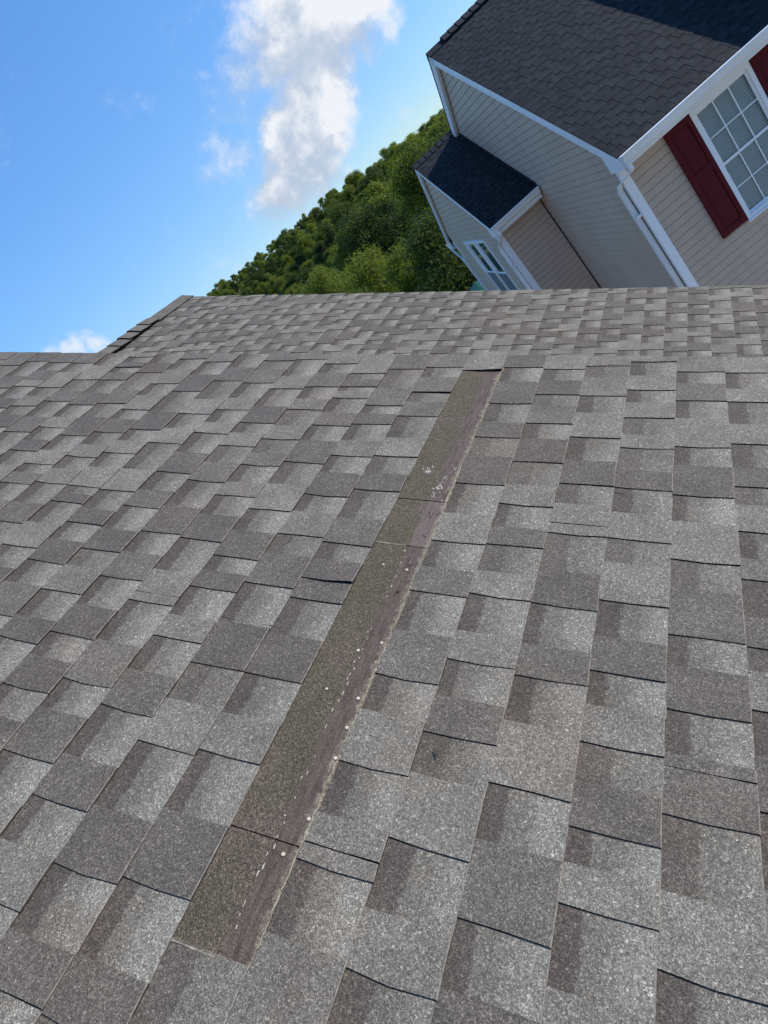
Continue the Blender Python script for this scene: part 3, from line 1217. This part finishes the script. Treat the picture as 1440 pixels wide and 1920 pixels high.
def corner_board(parent, x, y, z0, z1, sx=1, w_=.10, label=None):
    mb = MB()
    mb.box(min(x, x + sx * w_), max(x, x + sx * w_), y - .006, y + .014, z0, z1)
    mb.box(x - .006 if sx > 0 else x, x + .014 if sx > 0 else x + .006, y - .0055, y + .05, z0 + .001, z1 - .001)
    return mb.add('corner_board', [MAT['white']], parent)


corner_board(hs_, WX, WY, .2, AZ - .165)
# eave return box at the rake's foot
mb = MB()
ret = [(-.003, .012), (.19, .012), (.30, .19)]
yy = [(.012, AZ - .165), (.40, AZ - .165 - .0), (.40, AZ + .40 * SLOPE - .17), (.012, AZ + .012 * SLOPE - .05)]
lo = [(-.004, a, b) for a, b in yy]
hi = [(WX - .002, a, b) for a, b in yy]
mb.hexa([lo[0], hi[0], hi[1], lo[1], lo[3], hi[3], hi[2], lo[2]])
mb.add('eave_return', [MAT['white']], hs_)


def rect_tube(pts, w_, d_, dirs):
    """rectangular downspout through points; dirs: per point (side, depth) vectors"""
    mb = MB()
    rings = []
    for p_, (s, d) in zip(pts, dirs):
        p_, s, d = Vector(p_), Vector(s), Vector(d)
        rings.append([p_ - s * w_ / 2 - d * d_ / 2, p_ + s * w_ / 2 - d * d_ / 2, p_ + s * w_ / 2 + d * d_ / 2, p_ - s * w_ / 2 + d * d_ / 2])
    mb.prism(rings, None)
    return mb


def downspout(parent, p_top, p_wall, z_join, z_bot, straps):
    a, b = Vector(p_top), Vector(p_wall)
    side = Vector((0, 1, 0))
    dirs0 = (Vector((0, 1, 0)), Vector((1, 0, 0)))
    z1 = a.z - .10
    z2 = z_join + .09
    pts = [a, (a.x, a.y, z1), (a.x + (b.x - a.x) * .12, a.y + (b.y - a.y) * .12, z1 - .035), (a.x + (b.x - a.x) * .88, a.y + (b.y - a.y) * .88, z2), (b.x, b.y, z_join)]
    mb = rect_tube(pts, .062, .05, [dirs0] * 5)
    root = mb.add('downspout', [MAT['gutter']], parent)
    mb = rect_tube([(b.x, b.y, z_join + .012), (b.x, b.y, z_bot)], .07, .052, [dirs0] * 2)
    for sgn in (-1, 1):
        mb.box(b.x - .029, b.x - .026, b.y + sgn * .017 - .004, b.y + sgn * .017 + .004, z_bot, z_join)
    mb.add('downspout_pipe', [MAT['gutter']], root)
    for z in straps:
        mb = MB()
        mb.box(b.x - .031, b.x + .05, b.y - .085, b.y + .038, z - .016, z + .016)
        mb.add('strap', [MAT['gutter']], root)
    return root


downspout(hs_, (.035, -.055, AZ - .10), (WX - .045, WY + .115, 0), AZ - .43, .25, [AZ - .80, AZ - 3.2])


# window with blinds and a shutter on either side
def window(parent, axis, a0, a1, z0, z1, plane, out, cols, rows_up, blinds=True, twin=False):
    """axis 'x' (faces -y) or 'y' (faces -x); plane: coordinate of the wall face"""
    def P(a, z, d):
        return (a, plane - d, z) if axis == 'x' else (plane - d, a, z)

    def bar(mb, b0, b1, c0, c1, d0, d1):
        q = [P(b0, c0, d0), P(b1, c0, d0), P(b1, c1, d0), P(b0, c1, d0), P(b0, c0, d1), P(b1, c0, d1), P(b1, c1, d1), P(b0, c1, d1)]
        mb.hexa(q)

    cas = .05
    fr = MB()
    bar(fr, a0, a0 + cas, z0, z1, -.05, .022)
    bar(fr, a1 - cas, a1, z0, z1, -.05, .022)
    bar(fr, a0 + cas, a1 - cas, z1 - cas, z1, -.05, .0215)
    bar(fr, a0 + cas, a1 - cas, z0, z0 + cas, -.05, .0215)
    bar(fr, a0 - .015, a1 + .015, z0 - .018, z0 - .001, -.02, .045)
    win = fr.add('window', [MAT['white']], parent)
    units = [(a0 + cas, a1 - cas)]
    if twin:
        m_ = (a0 + a1) / 2
        mb = MB()
        bar(mb, m_ - .045, m_ + .045, z0 + cas, z1 - cas, -.05, .0205)
        mb.add('mullion', [MAT['white']], win)
        units = [(a0 + cas, m_ - .045), (m_ + .045, a1 - cas)]
    zm = (z0 + z1) / 2
    for (b0, b1) in units:
        for (s0, s1, d, up) in ((zm - .018, z1 - cas, -.006, True), (z0 + cas, zm + .018, -.026, False)):
            st = .032
            mb = MB()
            bar(mb, b0, b0 + st, s0, s1, d - .02, d)
            bar(mb, b1 - st, b1, s0, s1, d - .02, d)
            bar(mb, b0 + st, b1 - st, s0, s0 + st, d - .02, d - .001)
            bar(mb, b0 + st, b1 - st, s1 - st, s1, d - .02, d - .001)
            mb.add('sash', [MAT['white']], win)
            mb = MB()
            bar(mb, b0 + st, b1 - st, s0 + st, s1 - st, d - .014, d - .010)
            mb.add('pane', [MAT['glass']], win)
            if cols > 1:
                for k in range(1, cols):
                    x = b0 + st + (b1 - b0 - 2 * st) * k / cols
                    mb = MB()
                    bar(mb, x - .007, x + .007, s0 + st, s1 - st, d - .0095, d - .002)
                    mb.add('muntin', [MAT['white']], win)
                for k in range(1, rows_up):
                    z = s0 + st + (s1 - s0 - 2 * st) * k / rows_up
                    mb = MB()
                    bar(mb, b0 + st, b1 - st, z - .007, z + .007, d - .0092, d - .0025)
                    mb.add('muntin', [MAT['white']], win)
            if not up and not blinds:
                mb = MB()
                bar(mb, b0 + .004, b1 - .004, s0 + .003, s1 - .03, d + .006, d + .008)
                mb.add('insect_screen', [MAT['screen']], win)
        if blinds:
            mb = MB()
            z = z0 + cas + .01
            while z < z1 - cas - .02:
                q = [P(b0 + .01, z, -.052), P(b1 - .01, z, -.052), P(b1 - .01, z + .031, -.062), P(b0 + .01, z + .031, -.066)]
                mb.quad(*q)
                z += .036
            mb.add('blind', [MAT['blind']], win)['kind'] = 'stuff'
    rm = MB()
    d = -.55
    for q in ([P(a0, z0, -.05), P(a1, z0, -.05), P(a1, z0, d), P(a0, z0, d)], [P(a0, z1, -.05), P(a1, z1, -.05), P(a1, z1, d), P(a0, z1, d)],
              [P(a0, z0, -.05), P(a0, z1, -.05), P(a0, z1, d), P(a0, z0, d)], [P(a1, z0, -.05), P(a1, z1, -.05), P(a1, z1, d), P(a1, z0, d)],
              [P(a0, z0, d), P(a1, z0, d), P(a1, z1, d), P(a0, z1, d)]):
        rm.quad(*q)
    rm.add('room_recess', [MAT['dark_room']], win)
    return win


window(hs_, 'x', WIN[0], WIN[1], WIN[2], WIN[3], WY, None, 3, 2)


def shutter(parent, x0, x1, z0, z1):
    y = WY + .004
    mb = MB()
    mb.box(x0, x1, y - .022, y, z0, z1)
    s = mb.add('shutter', [MAT['shutter']], parent)
    zm = z0 + (z1 - z0) * .56
    fr = MB()
    st = .055
    fr.box(x0 + .001, x0 + st, y - .034, y - .0225, z0 + .001, z1 - .001)
    fr.box(x1 - st, x1 - .001, y - .034, y - .0225, z0 + .001, z1 - .001)
    for a, b in ((z0 + .001, z0 + .085), (zm - .04, zm + .04), (z1 - .075, z1 - .001)):
        fr.box(x0 + st, x1 - st, y - .0335, y - .0225, a, b)
    fr.add('shutter_frame', [MAT['shutter']], s)
    for a, b in ((z0 + .085, zm - .04), (zm + .04, z1 - .075)):
        pn = MB()
        g = .012
        A = [(x0 + st + g, y - .0226, a + g), (x1 - st - g, y - .0226, a + g), (x1 - st - g, y - .0226, b - g), (x0 + st + g, y - .0226, b - g)]
        h = .04
        B = [(x0 + st + h, y - .0325, a + h), (x1 - st - h, y - .0325, a + h), (x1 - st - h, y - .0325, b - h), (x0 + st + h, y - .0325, b - h)]
        pn.hexa(A + B)
        pn.add('panel', [MAT['shutter']], s)


shutter(hs_, WX + .63596, WIN[0] - .004, AZ - .2273 - 1.50, AZ - .2273)
shutter(hs_, WIN[1] + .004, WIN[1] + .358, AZ - .2273 - 1.50, AZ - .2273)

# --- the gabled bump-out on the side
BX = WX - .97415           # its rake plane
BY0, BW, BH = 3.4709873945566563, 5.1422617666953965, 1.598619781054366
BZ = AZ - .0106
BWX, BWY0, BWY1 = BX + .0485, BY0 + .2854, BY0 + BW - .2854
BL = math.hypot(BW / 2, BH)
XT = 1.1248              # the rear slope runs further down
BLB, RY, RZ = BL * XT, BY0 + BW / 2 + BW / 2 * XT, BZ + BH - BH * XT
bf = Plane((0, BY0 + BW / 2, BZ + BH), (0, -BW / 2, -BH), (1, 0, 0), (0, -BH, BW / 2))
bb = Plane((0, BY0 + BW / 2, BZ + BH), (0, BW / 2, -BH), (1, 0, 0), (0, BH, BW / 2))
mb = MB()
for p_, l_ in ((bf, BL), (bb, BLB)):
    mb.hexa(slope_ring(p_, 0, l_, BX + .004, WX + .015, -.09, -.0035))
br = mb.add('roof', [MAT['drip']], hs_)
pcs = []
nrow = int(BL / E_)
e_b = BL / nrow
for k in range(nrow):
    rnd = random.Random(633 + k)
    random_course(bf, k * e_b, (k + 1) * e_b, WX + .012, BX - .012, rnd, pcs, .95)
    random_course(bb, k * e_b * XT, (k + 1) * e_b * XT, WX + .012, BX - .012, rnd, pcs, .95)
build_tabs(pcs, br, SHD, TD, 60000)
c, i = BX - .012, 0
while c < WX - .02:
    dark_cap(c, min(c + .16, WX + .01), .008, 300 + i, bf, bb, br)
    c += .146
    i += 1
fl = MB()
beam(fl, bf.p(0, WX + .006, .06), bf.p(BL, WX + .006, .06), bf.N, (-1, 0, 0), .055, .012)
fl.add('flashing', [MAT['drip']], br)
rakes(hs_, bf, bb, BL, BLB, BWX - .001, BX - .002, .12)
gutter(hs_, BX, WX - .02, BY0 - .004, BZ - .006, -1)
gutter(hs_, BX - .02, HX1, RY + .004, RZ - .006, 1)
mb = MB()
mb.box(BX + .004, WX - .014, BY0 - .002, BY0 + .018, BZ - .19, BZ - .012)
mb.add('fascia', [MAT['white']], hs_)
mb = MB()
mb.box(BX + .004, WX - .014, RY - .018, RY + .002, RZ - .15, RZ - .012)
mb.add('fascia', [MAT['white']], hs_)
mb = MB()
mb.box(BX + .01, WX - .014, BY0 + .0185, BWY0 + .015, BZ - .188, BZ - .175)
mb.add('soffit', [MAT['white']], hs_)
mb = MB()
mb.box(BX + .01, WX - .014, BWY1 - .015, RY - .0185, RZ - .148, RZ - .135)
mb.add('soffit', [MAT['white']], hs_)
# side wall towards the camera
ZB = BZ - .18
bs = wall_poly('wall', [(BWX, BWY0 + .02, -.1), (WX + .02, BWY0 + .02, -.1), (WX + .02, BWY0 + .02, ZB), (BWX, BWY0 + .02, ZB)], hs_)
nl2 = int((ZB - .4) / LAP)
siding_run(bs, ZB - nl2 * LAP, ZB, lambda z: (BWX + .06, WX - .0), 'x', BWY0 + .018, (0, -1, 0))
wall_poly('wall', [(BWX, BWY1, -.1), (WX + .02, BWY1, -.1), (WX + .02, BWY1, ZB), (BWX, BWY1, ZB)], hs_)
YC = BY0 + BW / 2
QW = (BWY0 + 3.22075 - 2.04815, BWY0 + 3.22075, BZ - .22899 - 1.62, BZ - .22899)


def brake(z):
    t = max(0.0, min(1.0, (BZ + BH - .09 - z) / BH))
    if z < BZ - .14:
        return BWY0, BWY1
    return max(BWY0, YC - t * BW / 2 + .05), min(BWY1, YC + t * BW / 2 - .05)


gb = MB()
X_ = BWX + .02
gb.poly([(X_, BWY0, -.1), (X_, QW[0] + .03, -.1), (X_, QW[0] + .03, BZ + .3), (X_, BWY0, BZ - .05)])
gb.poly([(X_, QW[1] - .03, -.1), (X_, BWY1, -.1), (X_, BWY1, BZ - .05), (X_, QW[1] - .03, BZ + .3)])
gb.poly([(X_, QW[0] + .03, -.1), (X_, QW[1] - .03, -.1), (X_, QW[1] - .03, QW[2] + .03), (X_, QW[0] + .03, QW[2] + .03)])
gb.poly([(X_, QW[0] + .03, QW[3] - .03), (X_, QW[1] - .03, QW[3] - .03), (X_, QW[1] - .03, BZ + .3), (X_, YC, BZ + BH - .1), (X_, QW[0] + .03, BZ + .3)])
gbo = gb.add('wall', [MAT['lap_shade']], hs_)
n3 = int((BZ + BH - .18 - (ZB - nl2 * LAP)) / LAP)
siding_run(gbo, ZB - nl2 * LAP, ZB + (n3 - nl2) * LAP, brake, 'y', BWX + .018, (-1, 0, 0), [(QW[0] + .02, QW[1] - .02, QW[2], QW[3])])
window(hs_, 'y', QW[0], QW[1], QW[2], QW[3], BWX, None, 1, 1, blinds=False, twin=True)
corner_board(hs_, BWX, BWY0, .2, ZB - .005)
mb = MB()
mb.box(BWX - .006, BWX + .014, BWY1 - .08, BWY1 + .006, .2, ZB - .01)
mb.add('corner_board', [MAT['white']], hs_)
downspout(hs_, (BX + .05, BY0 - .055, BZ - .10), (BWX - .045, BWY0 + .105, 0), BZ - .47, .25, [BZ - .80])
downspout(hs_, (BX + .02, RY + .06, RZ - .08), (BWX - .045, BWY1 - .05, 0), RZ - .52, .25, [])
mb = MB()
mb.hexa([(BX - .003, RY - .30, RZ - .15), (BWX - .002, RY - .30, RZ - .15), (BWX - .002, RY - .012, RZ - .15), (BX - .003, RY - .012, RZ - .15),
         (BX - .003, RY - .30, RZ + .10), (BWX - .002, RY - .30, RZ + .10), (BWX - .002, RY - .012, RZ - .06), (BX - .003, RY - .012, RZ - .06)])
mb.add('eave_return', [MAT['white']], hs_)
mb = MB()
mb.hexa([(BX - .003, BY0 + .012, BZ - .19), (BWX - .002, BY0 + .012, BZ - .19), (BWX - .002, BY0 + .28, BZ - .19), (BX - .003, BY0 + .28, BZ - .19),
         (BX - .003, BY0 + .012, BZ - .06), (BWX - .002, BY0 + .012, BZ - .06), (BWX - .002, BY0 + .28, BZ + .04), (BX - .003, BY0 + .28, BZ + .04)])
mb.add('eave_return', [MAT['white']], hs_)
bead = MB()
bead.box(WX - .012, WX - .002, BWY0 - .012, BWY0 + .004, .3, BZ - .19)
bead.add('corner_bead', [MAT['drip']], hs_)

# --- the taller attached unit to the right, out of frame, whose shadow lies across the roof
STEP = .61
ah = thing('attached_house', 'taller attached house whose gable shades the charcoal roof corner', 'house', (AX, AY, 0), HYAW)
AX0, AX1 = HX1 + .002, HX1 + 7.5
mb = MB()
for p_ in (fr_pl, bk_pl):
    q = Plane(p_.O + Vector((0, 0, STEP)), p_.R, p_.C, p_.N)
    mb.hexa(slope_ring(q, 0, L_, AX0, AX1, -.12, .0))
mb.add('roof', [MAT['shingle_dark']], ah, colors=[(.5, .5, 1)] * len(mb.v))
mb = MB()
for x in (AX0 + .02, AX1 - .05):
    mb.poly([(x, WY, -.1), (x, 2 * W2 - WY, -.1), (x, 2 * W2 - WY, AZ + STEP), (x, W2, AZ + RISE + STEP - .1), (x, WY, AZ + STEP)])
for y in (WY, 2 * W2 - WY):
    mb.quad((AX0 + .02, y, -.1), (AX1 - .05, y, -.1), (AX1 - .05, y, AZ + STEP), (AX0 + .02, y, AZ + STEP))
mb.add('wall', [MAT['siding']], ah)
mb = MB()
mb.box(AX0, AX1, -.002, .02, AZ + STEP - .16, AZ + STEP - .01)
mb.add('fascia', [MAT['white']], ah)

# ------------------------------------------------------------------ green canopy half hidden behind the house
d = ray(899, 540)
cd = 21.0
cx, cy_ = d.x / math.hypot(d.x, d.y) * cd, d.y / math.hypot(d.x, d.y) * cd
ct = CAM_Z + cd * d.z / math.hypot(d.x, d.y)
cn = thing('patio_umbrella', 'dark green patio umbrella with pale edge beside the bump-out', 'umbrella', (cx, cy_, ground_z(cx, cy_)))
mb = MB()
TOP, RAD, DROP = ct + .25, 1.3, .55
for k in range(8):
    a0, a1 = 2 * math.pi * k / 8, 2 * math.pi * (k + 1) / 8
    mb.poly([(0, 0, TOP), (RAD * math.cos(a0), RAD * math.sin(a0), TOP - DROP), (RAD * .97 * math.cos((a0 + a1) / 2), RAD * .97 * math.sin((a0 + a1) / 2), TOP - DROP + .04), (RAD * math.cos(a1), RAD * math.sin(a1), TOP - DROP)])
mb.add('canopy', [MAT['green_cloth']], cn)
mb = MB()
mb.tube([(RAD * 1.005 * math.cos(2 * math.pi * k / 8), RAD * 1.005 * math.sin(2 * math.pi * k / 8), TOP - DROP - .012) for k in range(9)], .02, 6)
mb.add('hem', [MAT['white']], cn)
mb = MB()
mb.tube([(0, 0, 0), (0, 0, TOP - .03)], .03, 8)
mb.add('pole', [MAT['white']], cn)


# ------------------------------------------------------------------ trees
def crown_mesh(seed, R, H, leaves, size, lobes=34):
    """leaf faces over the surfaces of a cluster of lobes; origin at the crown's foot"""
    rnd = random.Random(seed)
    L = []
    for i in range(lobes):
        a = rnd.uniform(0, 2 * math.pi)
        zf = rnd.uniform(.12, .9)
        wid = math.sin(math.pi * min(max(zf * .86 + .1, 0), 1)) ** .7 * rnd.uniform(.75, 1.1)
        rr_ = R * wid * rnd.uniform(.2, .86)
        rad_ = R * rnd.choice((.15, .19, .24, .3, .36)) * rnd.uniform(.85, 1.15)
        L.append((Vector((rr_ * math.cos(a), rr_ * math.sin(a), H * zf)), rad_))
    L.append((Vector((0, 0, H * .86)), R * .36))
    tot = sum(r * r for _, r in L)
    mb = MB()
    cols = []
    for cpos, r in L:
        n = int(leaves * r * r / tot)
        base_t = rnd.uniform(.05, .95)
        for _ in range(n):
            d_ = Vector((rnd.gauss(0, 1), rnd.gauss(0, 1), rnd.gauss(.25, 1))).normalized()
            p_ = cpos + Vector((d_.x, d_.y, d_.z * .8)) * r * (rnd.uniform(.45, 1.08) if rnd.random() < .82 else rnd.uniform(1.0, 1.42))
            nrm = (d_ * .7 + Vector((rnd.gauss(0, .75), rnd.gauss(0, .75), rnd.gauss(.35, .7)))).normalized()
            a = nrm.orthogonal().normalized()
            b = nrm.cross(a)
            th_ = rnd.uniform(0, math.pi)
            a, b = a * math.cos(th_) + b * math.sin(th_), b * math.cos(th_) - a * math.sin(th_)
            s = size * rnd.uniform(.6, 1.3)
            k = len(mb.v)
            mb.v += [p_ - a * s * .5, p_ + b * s * .32 - nrm * s * .08, p_ + a * s * .55, p_ - b * s * .32 - nrm * s * .08]
            mb.f.append((k, k + 1, k + 2, k + 3))
            mb.m.append(0)
            tt = min(max(base_t + rnd.uniform(-.35, .35), 0), 1)
            cols += [(tt, tt, tt)] * 4
    return mb.mesh('crown', cols, 'tone')


def trunk_mesh(seed, h, r):
    rnd = random.Random(seed)
    mb = MB()
    top = h
    pts = [(0, 0, -.3), (rnd.uniform(-.1, .1), rnd.uniform(-.1, .1), h * .35), (rnd.uniform(-.2, .2), rnd.uniform(-.2, .2), h * .7), (rnd.uniform(-.3, .3), rnd.uniform(-.3, .3), top)]
    mb.tube(pts, [r * 1.25, r, r * .7, r * .3], 8)
    for i in range(5):
        a = rnd.uniform(0, 6.28)
        z = h * rnd.uniform(.4, .75)
        ln = h * rnd.uniform(.2, .34)
        mb.tube([(0, 0, z), (ln * .5 * math.cos(a), ln * .5 * math.sin(a), z + ln * .4), (ln * math.cos(a), ln * math.sin(a), z + ln * .9)], [r * .5, r * .33, r * .14], 6)
    return mb.mesh('trunk', smooth=True)


KINDS = []
for i, (mat, R, H, n, s) in enumerate([('leaf_a', 4.0, 8.0, 12000, .29), ('leaf_b', 3.6, 7.5, 11000, .28), ('leaf_c', 4.2, 9.0, 12000, .30), ('leaf_a', 3.2, 9.0, 11000, .27), ('leaf_b', 4.4, 8.2, 13000, .30), ('leaf_c', 3.4, 7.4, 11000, .27)]):
    cm = crown_mesh(100 + i, R, H, n, s)
    cm.materials.append(MAT[mat])
    tm = trunk_mesh(200 + i, 3.0 + H * .75, .22)
    tm.materials.append(MAT['bark'])
    KINDS.append((cm, tm, R, H))
NEARK = []
for i, (mat, R, H, n, s) in enumerate([('leaf_b', 3.4, 7.2, 30000, .15), ('leaf_a', 3.6, 7.6, 30000, .155), ('leaf_c', 3.6, 8.0, 30000, .155)]):
    cm = crown_mesh(300 + i, R, H, n, s, 48)
    cm.materials.append(MAT[mat])
    tm = trunk_mesh(400 + i, 2.0 + H * .75, .18)
    tm.materials.append(MAT['bark'])
    NEARK.append((cm, tm, R, H))


def tree(kind, x, y, sc, rz, clear, label, group):
    cm, tm, R, H = kind
    t = thing('broadleaf_tree', label, 'tree', (x, y, ground_z(x, y) - .2), rz, group)
    t.scale = (sc * random.uniform(.85, 1.15), sc * random.uniform(.85, 1.15), sc * random.uniform(.88, 1.15))
    c_ = link('crown', cm, t)
    c_.location = (0, 0, clear)
    link('trunk', tm, t)
    return t


rnd = random.Random(21)
cand = []
tries = 0
pos = []
while tries < 14000 and len(pos) < 1900:
    tries += 1
    az = rnd.uniform(-50, -6)
    f = min(max((-24 - az) / 16, 0), 1.6)
    dmin = 46 + 150 * f
    dmax = dmin + 200 + 200 * f
    d_ = math.sqrt(rnd.uniform(dmin ** 2, dmax ** 2))
    x, y = d_ * math.sin(math.radians(az)), d_ * math.cos(math.radians(az))
    sp = 3.7 + d_ * .006
    if any((x - a) ** 2 + (y - b) ** 2 < sp * sp for a, b, _, _ in pos):
        continue
    pos.append((x, y, d_, az))
pos.sort(key=lambda q: q[2])
hor = {}
kept = []
behind = []
for x, y, d_, az in pos:
    sc = rnd.uniform(.55, .95)
    k = rnd.choices(range(6), (3, 3, 2, 2, 3, 2))[0]
    top = ground_z(x, y) + (2.2 + KINDS[k][3]) * sc
    el = math.degrees(math.atan2(top - CAM_Z, d_))
    cap = (4.95 if az < -39 else 4.7 - (az + 40) * .056 if az < -29.3 else 4.1 - (az + 29.3) * .138) + rnd.uniform(-.55, .3)
    if el > cap:
        sc = (CAM_Z + d_ * math.tan(math.radians(cap)) - ground_z(x, y)) / (2.4 + KINDS[k][3])
        if sc < .5:
            continue
        el = cap
    hw = math.degrees(KINDS[k][2] * .6 * sc / d_)
    pt = project(Vector((x, y, top)))
    if pt is None or pt[1] > 553 - (pt[0] - 350) * .02 or pt[0] > 905:
        behind.append((x, y, sc, k))
        continue
    bins = range(int((az - hw) * 2), int((az + hw) * 2) + 1)
    vis = max(el - hor.get(b, -30) for b in bins)
    if vis < .15:
        behind.append((x, y, sc, k))
        continue
    for b in bins:
        hor[b] = max(hor.get(b, -30), el - .35)
    kept.append((x, y, d_, az, sc, k))
print('TREES', len(kept), 'of', len(pos))
def hill_label(az, d_, k):
    col = ('olive green', 'bright yellow green', 'dark green')[(0, 1, 2, 0, 1, 2)[k]]
    f_ = min(max((-24 - az) / 16, 0), 1.6)
    rel = (d_ - 46 - 150 * f_) / (200 + 200 * f_)
    lvl = 'low' if rel < .3 else ('halfway up' if rel < .62 else 'at the skyline')
    side = 'left end' if az < -33 else ('middle part' if az < -25 else 'part beside the gable')
    return f'{col} leafy tree {lvl} on the wooded hill, {side}', f'{col} hill trees {lvl} {side}'


for x, y, d_, az, sc, k in kept[:290]:
    kd = NEARK[(1, 0, 2, 1, 0, 2)[k]] if d_ < 85 else KINDS[k]
    tree(kd, x, y, sc, rnd.uniform(0, 6.28), 2.2,
         *hill_label(az, d_, k))
# the rest of the wood, screened by the trees in front and by the roofs, reads as one mass
wm = MB()
wc = []
rnd = random.Random(77)
for x, y, sc, k in behind:
    R, H = KINDS[k][2] * sc, KINDS[k][3] * sc
    z0 = ground_z(x, y) + 1.2 * sc
    bt = rnd.uniform(.1, .8)
    for _ in range(230):
        d_ = Vector((rnd.gauss(0, 1), rnd.gauss(0, 1), rnd.gauss(0, 1))).normalized() * rnd.uniform(.6, 1.0)
        p_ = Vector((x + d_.x * R * .9, y + d_.y * R * .9, z0 + H * .48 + d_.z * H * .46))
        n_ = (d_ + Vector((rnd.gauss(0, .6), rnd.gauss(0, .6), rnd.gauss(.3, .6)))).normalized()
        a = n_.orthogonal().normalized()
        b = n_.cross(a)
        q = rnd.uniform(.5, 1.1) * sc
        i = len(wm.v)
        wm.v += [p_ - a * q, p_ + b * q * .7, p_ + a * q, p_ - b * q * .7]
        wm.f.append((i, i + 1, i + 2, i + 3))
        wm.m.append(0)
        tt = min(max(bt + rnd.uniform(-.25, .25), 0), 1)
        wc += [(tt, tt, tt)] * 4
wo_ = link('woodland', wm.mesh('woodland', wc, 'tone'), None, [MAT['leaf_a']])
wo_['kind'] = 'stuff'
# the nearer trees beside the bump-out
for i, (az, d_, sc, k, lab) in enumerate([
        (-26.6, 36, .80, 0, 'bright green tree nearest the dark bump-out roof'),
        (-23.6, 31, .74, 2, 'dark shaded tree right behind the bump-out downspout'),
        (-30.0, 44, .78, 0, 'yellow green tree rising over the middle of the lower roof edge'),
        (-20.5, 34, .80, 1, 'tall tree mostly hidden behind the house gable'),
        (-33.0, 60, .86, 1, 'rounded green tree at the left foot of the near tree clump'),
        (-27.5, 49, .90, 2, 'deep green tree between two brighter ones in the near clump')]):
    x, y = d_ * math.sin(math.radians(az)), d_ * math.cos(math.radians(az))
    tree(NEARK[k], x, y, sc, i * 1.3, 1.0, lab, None)
